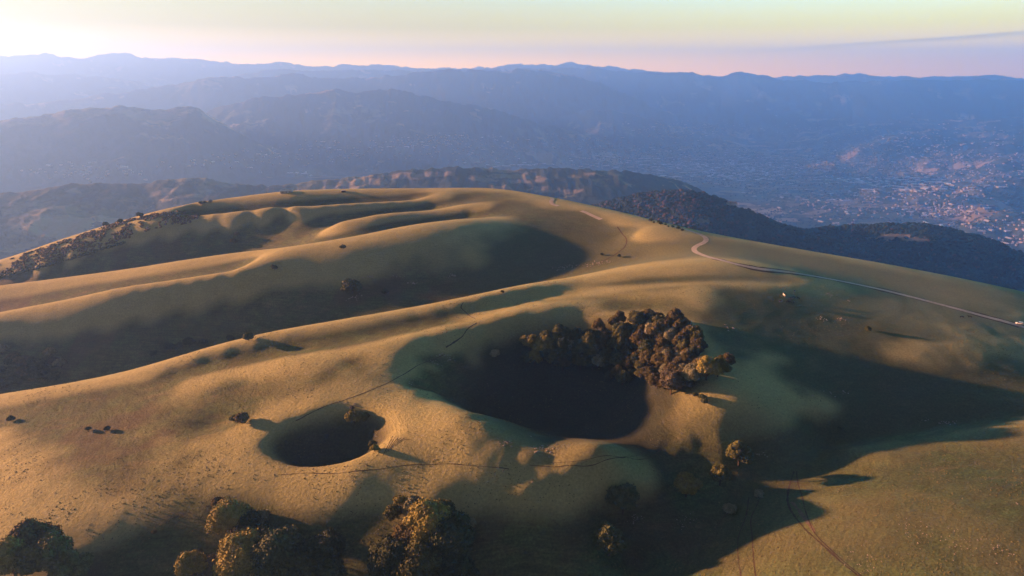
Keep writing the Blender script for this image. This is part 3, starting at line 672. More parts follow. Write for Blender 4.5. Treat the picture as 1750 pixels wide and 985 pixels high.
def limb_mesh(w, h, z0, seed, n=5):
    r_ = np.random.RandomState(seed); VV, FF = [], []; k = 0
    def tube(a, b, ra, rb, bend=0.0):
        nonlocal k
        a, b = np.array(a, float), np.array(b, float); seg = 4; sides = 6
        ax = (b - a) / np.linalg.norm(b - a); s = np.cross(ax, [0.3, 1, 0.1]); s /= np.linalg.norm(s); t = np.cross(ax, s)
        off = r_.randn(3) * bend
        rows = []
        for i in range(seg + 1):
            f = i / seg; c = a + (b - a) * f + off * math.sin(math.pi * f); rr = ra + (rb - ra) * f
            for j in range(sides):
                g = 2 * math.pi * j / sides; rows.append(c + rr * (s * math.cos(g) + t * math.sin(g)))
        VV.append(np.array(rows))
        for i in range(seg):
            for j in range(sides):
                j2 = (j + 1) % sides; FF.append((k + i * sides + j, k + i * sides + j2, k + (i + 1) * sides + j2, k + (i + 1) * sides + j))
        k += len(rows)
    tube((0, 0, -0.5), (0, 0, z0 + h * 0.45), 0.028 * h + 0.06, 0.014 * h + 0.03, 0.1)
    for i in range(n):
        g = 6.28 * i / n + r_.rand(); zz = z0 + h * r_.uniform(-0.02, 0.3)
        tube((0, 0, max(0.1, zz - 0.2 * h * 0.2)), (math.cos(g) * w * 0.3, math.sin(g) * w * 0.3, zz + h * r_.uniform(0.22, 0.4)), 0.013 * h + 0.03, 0.02, 0.15)
    return np.concatenate(VV), np.array(FF)
def plant_proto(kind, w, h, z0, lobes, leaf, n, seed):
    cv, cf = crown_mesh('crown', w, h, z0, lobes, leaf, n, seed); tv, tf = limb_mesh(w, h, z0, seed)
    root = empty(kind, (0, 0, -3000)); a = mesh_np('trunk', tv, tf, [M_bark], parent=root); b = mesh_np('crown', cv, cf, [LEAF['olive']], smooth_=False, parent=root)
    b.material_slots[0].link = 'OBJECT'
    return dict(root=root, trunk=a, crown=b, used=False, w=w, h=h + z0)
TREES = [plant_proto('tree', 8.0, 8.2, 1.6, 16 + i % 4, 0.29, 6000, 40 + i) for i in range(6)]
BIG = [plant_proto('tree', 13.0, 11.5, 2.2, 28 + i, 0.32, 16000, 60 + i) for i in range(4)]
BUSH = [plant_proto('bush', 4.0, 3.2, 0.3, 10 + i, 0.2, 2400, 80 + i) for i in range(4)]
def plant(proto, x, y, scale, leaf, label, cat, group=None, name=None, flat=1.0, sink=0.15, wx=1.0):
    if not proto['used']:
        root, tr, cr = proto['root'], proto['trunk'], proto['crown']; proto['used'] = True
    else:
        root = proto['root'].copy(); C.objects.link(root); root.name = name or ('tree' if cat == 'tree' else 'bush')
        for k_ in ('group',):
            if k_ in root: del root[k_]
        tr, cr = proto['trunk'].copy(), proto['crown'].copy()
        for o in (tr, cr): C.objects.link(o); o.parent = root
        tr.name = 'trunk'; cr.name = 'crown'
    if name: root.name = name
    root.location = (x, y, float(mesh_z(x, y)) - sink * scale)
    root.rotation_euler = (0, 0, R.rand() * 6.28); root.scale = (scale * wx, scale * wx, scale * flat)
    cr.material_slots[0].link = 'OBJECT'; cr.material_slots[0].material = LEAF[leaf]
    tag(root, label, cat, group); return root
used_px = []
def plant_px(proto, u, vb, diam_px, leaf, label, cat, group=None, name=None, flat=1.0):
    """u, vb: foot of the plant; diam_px its crown width as surveyed, turned into metres at its real distance"""
    p = at(u, vb)
    if not p: print('MISS', u, vb, label); return
    dist = math.sqrt(p[0] ** 2 + p[1] ** 2 + (p[2] - CAMZ) ** 2)
    sc_ = diam_px / F_PX * dist / (proto['w'] * 1.0)
    return plant(proto, p[0], p[1], sc_, leaf, label, cat, group, name, flat)

# the wood in the big hollow
WOOD = [(884,614),(905,594),(950,577),(1010,570),(1055,556),(1110,551),(1162,556),(1190,578),(1200,615),(1192,652),(1165,676),(1135,676),(1105,660),(1050,660),(1000,645),(950,632),(890,626)]
WG = 'trees of the dense wood in the big hollow'
LAB = {'golden': 'golden olive', 'rust': 'rust brown', 'brown': 'dull brown', 'olive': 'olive green', 'dark': 'dark green', 'pale': 'pale grey green'}
cnt = 0
for gx_ in np.arange(-22, 130, 5.2):
    for gy_ in np.arange(325, 440, 5.2):
        x = gx_ + R.uniform(-2.1, 2.1); y = gy_ + R.uniform(-2.1, 2.1); u, v = project(x, y, float(mesh_z(x, y)))
        if not in_poly(u, v, WOOD): continue
        t = (u - 884) / 316.0 + R.uniform(-.12, .12); w_ = R.rand()
        if t < 0.16: k = 'golden' if w_ < 0.6 else 'olive'
        elif t < 0.42: k = 'dark' if w_ < 0.62 else ('pale' if w_ < 0.72 else ('olive' if w_ < 0.9 else 'brown'))
        elif t < 0.62: k = 'dark' if w_ < 0.25 else ('brown' if w_ < 0.65 else ('olive' if w_ < 0.85 else ('pale' if w_ < .92 else 'rust')))
        else: k = 'brown' if w_ < 0.5 else ('rust' if w_ < 0.72 else ('olive' if w_ < 0.86 else ('pale' if w_ < .94 else 'dark')))
        zone = ('at the far left end' if u < 935 else 'in the left part' if u < 1010 else 'in the middle' if u < 1085 else 'in the right part' if u < 1150 else 'at the right end')
        lo, hi = np.interp(u, [884, 950, 1050, 1110, 1190], [600, 577, 556, 551, 578]), np.interp(u, [884, 950, 1050, 1110, 1165, 1200], [622, 632, 660, 660, 676, 640])
        row = ', back row' if v < lo + 0.3 * (hi - lo) else ', front row' if v > lo + 0.72 * (hi - lo) else ''
        sc_ = (0.78 + 0.5 * R.rand() ** 1.2) * (1.25 if u < 1010 else 1.0)
        size_ = 'tall ' if sc_ > 1.12 else 'small ' if sc_ < 0.9 else ''
        plant(TREES[R.randint(6)], x, y, sc_, k, size_ + LAB[k] + ' tree ' + zone + ' of the hollow wood' + row, 'tree', WG, flat=R.uniform(0.8, 1.25), wx=R.uniform(0.92, 1.15)); cnt += 1
print('wood trees', cnt)
T, B, G_ = TREES, BUSH, BIG
PL = [
 # at the edge of the wood
 (T[1],1146,674,44,'grey','greyish pink tree at the lower edge of the dense wood','tree'),
 (T[2],1207,650,40,'golden','round golden green tree just right of the dense wood','tree'),
 (T[3],1226,644,34,'olive','olive tree behind the round golden one right of the wood','tree'),
 (T[0],1241,630,26,'rust','small orange brown tree right of the wood, last of three','tree'),
 (B[0],1180,664,16,'grey','small grey bush at the foot of the pinkish tree','bush'),
 (B[1],1188,678,10,'dark','tiny dark bush on the sunny rim, nearest the wood','bush'),
 (B[2],1200,682,12,'dark','tiny dark bush on the sunny rim, middle of three','bush'),
 (B[3],1203,690,13,'dark','tiny dark bush on the sunny rim, lowest of three','bush'),
 (B[1],845,610,19,'pale','lone pale green bush left of the dense wood','bush'),
 # small hollow
 (B[2],606,722,30,'golden','yellow bush at the far edge of the small hollow','bush'),
 (B[0],620,720,24,'olive','olive bush behind the yellow one at the small hollow','bush'),
 (B[3],596,716,15,'golden','small yellow bush left of the cluster at the small hollow','bush'),
 (B[1],640,772,17,'golden','small golden bush on the right edge of the small hollow','bush'),
 (B[2],636,763,15,'olive','olive bush above the golden one at the small hollow','bush'),
 # right of centre, in the dark dell
 (T[4],1064,876,50,'dark','dark round tree left end of the row in the dell','tree'),
 (T[5],1041,950,54,'dark','very dark round tree lowest in the dell','tree'),
 (T[0],1172,850,42,'golden','golden round tree in the middle of the dell','tree'),
 (T[1],1230,830,34,'olive','small olive tree right of the golden round tree','tree'),
 (T[2],1262,796,40,'olive','round olive tree uppermost in the dell','tree'),
 (B[3],1247,877,22,'pale','pale bright green bush on the sunlit edge of the dell','bush'),
 (B[0],1296,850,16,'pale','flat pale bush at the head of the foot path','bush'),
 (B[1],1437,734,9,'dark','tiny dark bush above the lit hill edge','bush'),
 # three round bushes and the clump at bottom centre
 (B[0],683,861,22,'golden','smallest yellow bush of three above the bottom clump','bush'),
 (B[1],671,884,32,'olive','round olive bush lowest of three above the bottom clump','bush'),
 (B[2],710,874,38,'pale','pale round bush right one of three above the bottom clump','bush'),
 (G_[0],735,925,78,'golden','tall golden brown tree at top of the bottom centre clump','tree'),
 (G_[1],705,945,62,'rust','orange brown tree on the left side of the bottom centre clump','tree'),
 (T[3],757,898,44,'olive','olive tree at the far edge of the bottom centre clump','tree'),
 (G_[2],766,955,82,'dark','dark green tree on the right of the bottom centre clump','tree'),
 (B[3],798,905,30,'pale','small pale bush at the right end of the bottom centre clump','bush'),
 (G_[3],672,990,76,'dark','dark green tree at the lower left of the bottom centre clump','tree'),
 (G_[0],722,1005,84,'olive','olive green tree cut by the lower photo edge under the golden tree','tree'),
 (G_[1],775,1010,74,'dark','dark tree cut by the lower photo edge in the centre clump','tree'),
 # clump left of it
 (G_[2],396,912,58,'golden','golden tree at the top left of the left clump','tree'),
 (T[4],424,912,40,'dark','dark tree behind the golden one in the left clump','tree'),
 (B[1],448,894,32,'pale','pale green bush at the far edge of the left clump','bush'),
 (T[5],426,938,38,'brown','brown tree in the middle of the left clump','tree'),
 (T[0],462,942,44,'olive','olive tree right of middle in the left clump','tree'),
 (G_[3],424,988,80,'golden','broad golden orange tree low in the left clump','tree'),
 (G_[0],476,985,84,'dark','large dark green tree in the heart of the left clump','tree'),
 (G_[1],510,1005,70,'olive','olive tree cut by the photo edge right of the golden one','tree'),
 (G_[2],560,970,64,'dark','dark grey green tree at the right end of the left clump','tree'),
 (T[1],565,1010,52,'dark','dark tree cut by the photo edge at the clump\'s right end','tree'),
 (T[2],330,990,44,'golden','small golden tree at the lower left of the left clump','tree'),
 (B[3],358,985,40,'grey','pinkish brown bush between the small golden tree and clump','bush'),
 (B[0],340,945,10,'pale','tiny pale bush left of the left clump','bush'),
 (B[2],372,866,22,'rust','dark red brown bush above the golden tree','bush'),
 # corner
 (T[3],58,960,60,'rust','reddish brown tree in the lower left corner','tree'),
 (T[4],90,985,62,'olive','olive green tree right of the reddish one in the corner','tree'),
 (T[5],28,992,64,'golden','golden brown tree at the left photo edge in the corner','tree'),
 (T[0],125,1000,50,'olive','small green tree at the right end of the corner group','tree'),
 # slope on the left
 (B[1],416,723,26,'rust','reddish brown bush in the shallow pit on the left slope','bush'),
 (B[2],400,720,14,'dark','small dark bush beside the reddish bush in the pit','bush'),
 (B[3],20,720,11,'dark','tiny dark bush at the left photo edge','bush'),
 (B[0],152,736,9,'dark','tiny dark bush, left one of a pair on the slope','bush'),
 (B[1],184,736,11,'rust','tiny brown bush, right one of a pair on the slope','bush'),
 (B[2],602,700,9,'grey','bare grey twiggy bush above the small hollow','bush'),
 (B[3],264,912,8,'rust','tiny reddish bush alone on the dark lower slope','bush'),
 # the long dark valley
 (B[0],604,501,34,'dark','broad dark bush in the shaded valley, biggest one there','bush'),
 (B[1],592,500,18,'dark','dark bush touching the left of the broad dark bush','bush'),
 (B[2],658,503,13,'dark','small dark bush right of the broad dark bush','bush'),
 (B[3],425,582,19,'dark','round dark bush above the lit ridge line','bush'),
 (B[0],394,583,13,'dark','smaller dark bush left of the round dark one','bush'),
 (B[1],348,589,14,'dark','dark bush at the right end of the shaded row','bush'),
 (B[2],325,592,20,'dark','widest dark bush of the shaded row','bush'),
 (B[3],308,596,13,'dark','small dark bush of the row, left of the widest','bush'),
 (B[0],292,600,18,'dark','dark bush of the row, second from its left end','bush'),
 (B[1],262,608,13,'dark','dark bush at the left end of the shaded row','bush'),
 (B[2],275,590,9,'dark','tiny dark bush above the shaded row','bush'),
 (B[3],86,608,17,'pale','pale bush in the far left valley, upper of two','bush'),
 (B[0],106,628,20,'pale','pale bush in the far left valley, lower of two','bush'),
 (B[1],5,606,22,'pale','pale bush at the left photo edge in the valley','bush'),
 (B[2],405,404,10,'brown','brown bush on the far shaded slope, upper of two','bush'),
 (B[3],400,417,12,'brown','brown bush on the far shaded slope, lower of two','bush'),
 (B[0],859,501,7,'dark','tiny dark bush standing on the lit ridge line','bush'),
 (B[1],1028,437,7,'dark','tiny dark bush at the head of the shaded valley','bush'),
 (B[2],1058,440,8,'dark','tiny dark bush right of the valley head','bush'),
 (B[3],586,426,11,'dark','dark bush on the second lit ridge','bush'),
 (B[0],470,461,11,'dark','dark bush on the lit flank left of the second ridge','bush'),
 (B[1],1482,566,11,'dark','dark low bush alone on the green slope','bush'),
]
for pr, u, vb, dpx, lf, lb, ct in PL: plant_px(pr, u, vb, dpx, lf, lb, ct)
SG = 'bushes strung along the right skyline'
for u, v in [(1112,377),(1118,380),(1124,380),(1131,383),(1137,384),(1142,387),(1150,388),(1158,391),(1165,394)]:
    plant_px(B[R.randint(4)], u + R.uniform(-2, 2), v + 1.5, R.uniform(4, 8), 'dark', 'tiny dark bush in the string along the right skyline by the road', 'bush', SG)
SG = 'low bushes of the thicket at the left photo edge'
for i in range(34):
    u = R.uniform(-10, 95); v = R.uniform(615, 668) ; 
    if v > 676 - u * 0.13 - 4: continue
    plant_px(B[R.randint(4)], u, v, R.uniform(13, 24), ('dark', 'brown', 'dark')[i % 3], 'low dark bush of the thicket in the far left valley', 'bush', SG, flat=0.75)

# grass tussocks, one mass
n = 60000
tx = R.uniform(-330, 330, n); ty = R.uniform(170, 470, n); w_ = vnoise(tx / 14, ty / 14) + 0.7 * vnoise(tx / 4, ty / 4) + 0.5 * vnoise(tx / 50, ty / 50)
k_ = (w_ > 0.10) & (R.rand(n) < np.clip(330 / (ty + 60) - 0.25, 0.1, 1)); tx, ty = tx[k_], ty[k_]
tv = np.array([(1, 0, -.2), (.3, .95, -.2), (-.8, .6, -.2), (-.8, -.6, -.2), (.3, -.95, -.2), (.15, .1, .8), (-.3, -.1, .65)]); tf = np.array([(0,1,5),(1,2,6),(1,6,5),(2,3,6),(3,4,6),(4,0,5),(4,5,6)])
m_ = NT('tussock_grass'); nz_ = m_.noise(m_.pos(), 0.25, 5, 0.7); m_.col(m_.ramp(nz_, (0.35, (0.05, 0.052, 0.024)), (0.5, (0.10, 0.10, 0.042)), (0.66, (0.17, 0.155, 0.07))))
tag(blobs('grass_tussocks', np.stack([tx, ty, mesh_z(tx, ty) + 0.02], 1), R.uniform(0.16, 0.42, len(tx)) ** 1.0, 0.75, [m_.m], (tv, tf), 0.3, 21), kind='stuff')

# juniper scrub on the far left flank, far too many to count
SC = [(-60,520),(-60,474),(0,449),(100,415),(200,381),(262,366),(300,362),(338,364),(342,372),(318,384),(280,388),(240,400),(205,412),(150,432),(100,446),(50,460),(0,472)]
pts, rad = [], []
xs = R.uniform(-720, -330, 60000); ys = R.uniform(620, 880, 60000); zs = mesh_z(xs, ys); u_, v_ = project(xs, ys, zs)
keep = in_poly(u_, v_, SC) & (vnoise(xs / 9, ys / 9) + 0.5 * vnoise(xs / 4, ys / 4) > -0.16)
xs, ys, zs = xs[keep][:5200], ys[keep][:5200], zs[keep][:5200]
M_scrub = leaf_mat('scrub_leaves', (0.07, 0.055, 0.03), (0.11, 0.085, 0.045), (0.15, 0.115, 0.06))
tag(blobs('scrub', np.stack([xs, ys, zs + 0.4], 1), R.uniform(0.7, 1.9, len(xs)), 0.75, [M_scrub], jit=0.35, seed=5), kind='stuff')
# line of darker bushes where the scrub ends
xs2 = []
for u in np.arange(-20, 215, 5.5):
    p = at(u + R.uniform(-2, 2), np.interp(u, [0, 50, 100, 150, 215], [473, 461, 448, 433, 413]) + 1.0)
    if p: xs2.append(p)
tag(blobs('scrub', [(p[0], p[1], p[2] + 0.5) for p in xs2], R.uniform(1.6, 3.0, len(xs2)), 0.7, [LEAF['dark']], ICO2, jit=0.3, seed=6), kind='stuff')
for u, v, d in [(180,385,9),(205,379,8),(240,370,11),(343,348,8),(350,346,6),(360,344,6)]:
    plant_px(B[R.randint(4)], u, v + 2, d, 'dark', 'small dark bush dotted along the far left skyline', 'bush', 'bushes dotted along the far left skyline')

# woods on the hills to the right
n = 30000
aa = R.uniform(0.06, 0.80, n); rr_ = np.sqrt(R.uniform(1300 ** 2, 3000 ** 2, n)); xx, yy = rr_ * np.sin(aa), rr_ * np.cos(aa)
ok = (np.minimum.reduce([xx - GX0, GX1 - xx, yy - GY0, GY1 - yy]) < -10)
xx, yy = xx[ok], yy[ok]; zz = vmesh_z(xx, yy)
uu, vv = project(xx, yy, zz); clear = np.zeros(len(xx), bool)
for cu, cv_, ru, rv in [(1530,404,26,4),(1560,411,24,3.5),(1200,380,16,5)]:
    clear |= np.hypot((uu - cu) / ru, (vv - cv_) / rv) < 1
keep = ~clear; xx, yy, zz = xx[keep], yy[keep], zz[keep]
M_w = [leaf_mat('far_wood_green', (0.005, 0.017, 0.012), (0.009, 0.027, 0.018), (0.015, 0.036, 0.023)), leaf_mat('far_wood_brown', (0.05, 0.032, 0.024), (0.07, 0.046, 0.034), (0.10, 0.065, 0.045))]
pb = 0.45 * np.exp(-(((aa[ok][keep] - 0.235) / 0.06) ** 2)) * (zz > 760) + 0.04
tag(blobs('wood', np.stack([xx, yy, zz + 1.5], 1), R.uniform(4.0, 7.5, len(xx)), 0.8, M_w, jit=0.25, seed=8, fm=(R.rand(len(xx)) < pb).astype(int)), kind='stuff')

# ------------------------------------------------------------------ buildings in the valley
def house_mesh(L, W, H_, pitch):
    v = [(-L/2,-W/2,-3),(L/2,-W/2,-3),(L/2,W/2,-3),(-L/2,W/2,-3),(-L/2,-W/2,H_),(L/2,-W/2,H_),(L/2,W/2,H_),(-L/2,W/2,H_),(-L/2,0,H_+pitch),(L/2,0,H_+pitch)]
    walls = [(0,1,5,4),(2,3,7,6),(1,2,6,5),(3,0,4,7)]; tri = [(5,6,9,9),(7,4,8,8)]; e = 0.6
    return v, walls, [(4,5,9,8),(6,7,8,9)]
M_wall = [plain_mat('pale_render', (0.40, 0.40, 0.41), 0.9, var=0.2, scale=0.1), plain_mat('ochre_render', (0.50, 0.43, 0.34), 0.9, var=0.2, scale=0.1)]
M_roof = [plain_mat('tile_roof', (0.40, 0.27, 0.20), 0.9, var=0.3, scale=0.2), plain_mat('sheet_roof', (0.85, 0.85, 0.85), 0.6, var=0.15, scale=0.05), plain_mat('grey_roof', (0.33, 0.31, 0.30), 0.8, var=0.2, scale=0.1)]
HP = {}
def house_proto(key, L, W, H_, pitch, wm_, rm):
    bm = bmesh.new(); v, walls, roof = house_mesh(L, W, H_, pitch)
    bv = [bm.verts.new(p) for p in v]
    for f in walls: bm.faces.new([bv[i] for i in f])
    bm.faces.new([bv[5], bv[6], bv[9]]); bm.faces.new([bv[7], bv[4], bv[8]])
    o_ = 0.7; rv = [(-L/2-o_,-W/2-o_,H_-0.2*o_),(L/2+o_,-W/2-o_,H_-0.2*o_),(L/2+o_,W/2+o_,H_-0.2*o_),(-L/2-o_,W/2+o_,H_-0.2*o_),(-L/2-o_,0,H_+pitch+0.25),(L/2+o_,0,H_+pitch+0.25)]
    b2 = [bm.verts.new(p) for p in rv]
    for f in ((0,1,5,4),(2,3,4,5)):
        q = bm.faces.new([b2[i] for i in f]); q.material_index = 1
    me = bpy.data.meshes.new(key); bm.to_mesh(me); bm.free(); me.materials.append(M_wall[wm_]); me.materials.append(M_roof[rm])
    vs = np.array([x.co[:] for x in me.vertices]); HP[key] = me; return me
house_proto('house', 15, 11, 6.5, 2.5, 0, 0); house_proto('villa', 19, 13, 8, 3, 1, 0); house_proto('block', 30, 14, 13, 1.5, 0, 2)
house_proto('warehouse', 90, 42, 9, 2.0, 0, 1); house_proto('workshop', 55, 24, 7, 1.6, 0, 1); house_proto('farmhouse', 24, 12, 7, 2.8, 0, 0)
# clusters: centre sight line, half-widths, number of buildings, mix
CL = [(1190,276,140,20,2600,'town'),(1290,285,110,20,1700,'town'),(1110,283,60,7,260,'town'),(1350,300,120,26,600,'town'),(1180,225,90,14,260,'town'),(1570,318,80,10,140,'ind'),(1480,308,50,6,70,'ind'),(1060,273,60,4,40,'ind'),(1130,284,120,8,110,'ind'),(1260,300,110,8,90,'ind'),(1680,390,75,20,80,'town'),(1600,362,60,10,180,'town'),(1735,410,40,14,50,'town'),(1500,280,260,45,700,'town'),(1480,300,260,50,600,'farm'),(1400,340,160,40,260,'farm'),(1600,330,140,40,160,'farm'),(1480,235,260,25,300,'farm'),(880,284,60,4,50,'ind'),(760,240,70,8,90,'town'),(720,248,60,6,60,'town'),(830,262,120,16,130,'farm'),(320,262,26,6,40,'town'),(420,270,160,22,110,'farm'),(520,299,22,3,18,'ind'),(140,290,120,20,70,'farm'),(600,262,120,20,90,'farm'),(980,250,120,22,160,'farm')]
bx_, by_, bk_, bci = [], [], [], []
for ci, (cu, cv_, ru, rv, n, mixk) in enumerate(CL):
    u = cu + R.randn(n) * ru * 0.55; v = cv_ + R.randn(n) * rv * 0.55
    X, Y, Z, okk = far_at(u, v); rr2 = np.hypot(X, Y)
    g = okk & (rr2 > 3900) & (Z < 520)
    X, Y = X[g], Y[g]
    t = R.rand(len(X))
    if mixk == 'town': k = np.where(t < .55, 0, np.where(t < .80, 1, np.where(t < .88, 2, 4)))
    elif mixk == 'ind': k = np.where(t < .5, 3, np.where(t < .85, 4, 2))
    else: k = np.where(t < .45, 5, np.where(t < .8, 0, np.where(t < .93, 1, 4)))
    bx_ += list(X); by_ += list(Y); bk_ += list(k); bci += [ci] * len(X)
bx_, by_, bk_ = np.array(bx_), np.array(by_), np.array(bk_); bc_ = np.array(bci)
bz_ = vmesh_z(bx_, by_)
KN = ['house', 'villa', 'block', 'warehouse', 'workshop', 'farmhouse']; SZ = np.array([15, 19, 30, 90, 55, 24])
u_, v_ = project(bx_, by_, bz_)
size = SZ[bk_] / np.hypot(bx_, by_); inview = (u_ > 0) & (u_ < 1750)
# drop buildings that stand inside an earlier one
order = np.argsort(-size); cell = {}; keepb = []
for i in order:
    c_ = (int(bx_[i] // 60), int(by_[i] // 60)); rad_i = SZ[bk_[i]] * 0.42; bad = False
    for a in (-1, 0, 1):
        for b in (-1, 0, 1):
            for j in cell.get((c_[0] + a, c_[1] + b), ()):
                if math.hypot(bx_[i] - bx_[j], by_[i] - by_[j]) < rad_i + SZ[bk_[j]] * 0.42: bad = True; break
            if bad: break
        if bad: break
    if not bad: cell.setdefault(c_, []).append(i); keepb.append(i)
keepb = [i for i in keepb]
single = [i for i in keepb if inview[i]][:290]; ss = set(single); rest = [i for i in keepb if i not in ss]
LB = {'house': 'small tile roofed house', 'villa': 'ochre walled house', 'block': 'blocky grey roofed building', 'warehouse': 'long pale roofed warehouse', 'workshop': 'mid sized pale roofed workshop', 'farmhouse': 'long farmhouse'}
def where_(u, v):
    if u < 560: return 'in the hazy valley far left'
    if u < 930: return 'in the hazy valley behind the grassy summit'
    if v < 250: return 'on the far side of the plain'
    if u < 1120: return 'at the left end of the main town'
    if u < 1260: return 'in the middle of the main town'
    if u < 1430: return 'at the right end of the main town'
    if v < 305: return 'on the plain beyond the industrial strip'
    if v < 340: return 'in the pale industrial strip' + (' at its left end' if u < 1520 else ' at its right end' if u > 1620 else '')
    if u > 1590: return 'in the nearer town at the right photo edge'
    return 'among the fields beyond the wooded hill'
rot = R.uniform(-0.5, 0.5, len(bx_)) + np.where(R.rand(len(bx_)) < .35, math.pi / 2, 0)
for i in single:
    kn = KN[bk_[i]]; o = bpy.data.objects.new(kn if kn not in ('block', 'villa') else 'building', HP[kn]); C.objects.link(o)
    o.location = (bx_[i], by_[i], bz_[i]); o.rotation_euler = (0, 0, rot[i]); wh = where_(u_[i], v_[i]); tag(o, LB[kn] + ' ' + wh, 'building' if kn not in ('warehouse', 'farmhouse') else kn, 'buildings ' + wh)
VV, FF, MI, k = [], [], [], 0
tmpl = {}
for kn, me in HP.items():
    v = np.array([x.co[:] for x in me.vertices]); me.calc_loop_triangles()
    f = np.array([t.vertices[:] for t in me.loop_triangles]); mi = np.array([t.material_index for t in me.loop_triangles]); tmpl[kn] = (v, f, mi)
ALLM = M_wall + M_roof
for i in rest:
    v, f, mi = tmpl[KN[bk_[i]]]; c_, s_ = math.cos(rot[i]), math.sin(rot[i]); me = HP[KN[bk_[i]]]
    VV.append(np.stack([v[:, 0] * c_ - v[:, 1] * s_ + bx_[i], v[:, 0] * s_ + v[:, 1] * c_ + by_[i], v[:, 2] + bz_[i]], 1)); FF.append(f + k); k += len(v)
    MI.append(np.array([ALLM.index(me.materials[q]) for q in mi]))
print('buildings', len(keepb))
tag(mesh_np('town', np.concatenate(VV), np.concatenate(FF), ALLM, smooth_=False, face_mat=np.concatenate(MI)), kind='stuff')
# hedgerow and roadside trees on the plain
n = 9000; hu = R.uniform(1000, 1760, n); hv = R.uniform(250, 440, n) ; X, Y, Z, okk = far_at(hu, hv)
g = okk & (np.hypot(X, Y) > 4200) & (vnoise(X / 260, Y / 260) + .6 * vnoise(X / 90, Y / 90) > 0.0)
tag(blobs('far_trees', np.stack([X[g], Y[g], Z[g] + 2], 1), R.uniform(5, 11, g.sum()), 0.8, [M_w[0]], jit=0.3, seed=9), kind='stuff')

# ------------------------------------------------------------------ grazing animals, car, hut, post
def animal_mesh(head_low=True):
    """one continuous body grown over a skeleton: trunk, neck, head, four jointed legs, tail"""
    J = [(0,0,1.22,.30),(.45,0,1.25,.34),(.85,0,1.28,.30),(-.45,0,1.22,.33),(-.80,0,1.22,.27)]
    neck = [(1.12,0,1.18,.19),(1.36,0,.82,.13),(1.52,0,.45,.12),(1.66,0,.22,.075)] if head_low else [(1.12,0,1.52,.19),(1.30,0,1.82,.13),(1.52,0,1.84,.12),(1.78,0,1.66,.075)]
    E = [(0,1),(1,2),(0,3),(3,4)]; V_ = list(J)
    p = 2
    for n_ in neck: V_.append(n_); E.append((p, len(V_) - 1)); p = len(V_) - 1
    for s in (-1, 1):
        q = 2
        for n_ in [(.80,.20*s,.98,.16),(.78,.22*s,.58,.075),(.80,.22*s,.14,.05),(.86,.22*s,.03,.06)]:
            V_.append(n_); E.append((q, len(V_) - 1)); q = len(V_) - 1
        q = 4
        for n_ in [(-.80,.20*s,1.0,.20),(-.68,.22*s,.70,.10),(-.88,.22*s,.48,.065),(-.84,.22*s,.12,.045),(-.78,.22*s,.03,.06)]:
            V_.append(n_); E.append((q, len(V_) - 1)); q = len(V_) - 1
    q = 4
    for n_ in [(-1.08,0,1.22,.05),(-1.16,0,.9,.04),(-1.15,0,.55,.06)]: V_.append(n_); E.append((q, len(V_) - 1)); q = len(V_) - 1
    me = bpy.data.meshes.new('skeleton'); me.from_pydata([v[:3] for v in V_], E, []); o = bpy.data.objects.new('skeleton', me); C.objects.link(o)
    m = o.modifiers.new('skin', 'SKIN'); sv = me.skin_vertices[0].data
    for a, v in zip(sv, V_): a.radius = (v[3], v[3])
    sv[0].use_root = True; o.modifiers.new('sub', 'SUBSURF').levels = 1
    dg = bpy.context.evaluated_depsgraph_get(); out = bpy.data.meshes.new_from_object(o.evaluated_get(dg)); bpy.data.objects.remove(o)
    for q_ in out.polygons: q_.use_smooth = True
    out.materials.append(None); return out
AM = [animal_mesh(True), animal_mesh(False)]
COAT = {'black': plain_mat('black_coat', (0.012, 0.010, 0.009), 0.7), 'bay': plain_mat('bay_coat', (0.10, 0.04, 0.02), 0.7), 'white': plain_mat('white_coat', (0.72, 0.68, 0.62), 0.8, var=0.1)}
HERD = [(1320,515,'black',0,40,'dark horse at the left end of the herd, head down'),(1334,517,'bay',1,200,'reddish bay horse standing below the white one'),
 (1340,507,'white',1,100,'white horse standing at the top of the herd'),(1346,518,'black',0,10,'dark horse grazing at the lower edge of the herd'),
 (1350,519,'black',1,160,'dark horse with raised head in the lower edge of the herd'),(1356,519,'black',0,60,'dark horse at the lower right of the herd'),
 (1352,512,'bay',0,190,'brown horse in the middle of the herd'),(1356,511,'black',0,350,'dark horse beside the brown one in the herd'),
 (1364,512,'black',1,120,'dark horse at the right end of the herd'),(1334,508,'black',0,80,'dark horse left of the white horse'),
 (1643,544,'black',0,5,'dark horse grazing alone below the road, left of two'),(1657,544,'black',1,150,'dark horse standing below the road, right of two')]
for u, v, cl, hp, rz, lb in HERD:
    p = at(u, v); o = bpy.data.objects.new('horse', AM[hp]); C.objects.link(o); o.location = (p[0], p[1], float(mesh_z(p[0], p[1])) - 0.02)
    o.rotation_euler = (0, 0, math.radians(rz)); o.scale = (1.05,) * 3
    o.material_slots[0].link = 'OBJECT'; o.material_slots[0].material = COAT[cl]; tag(o, lb, 'horse', 'horses grazing on the hill')

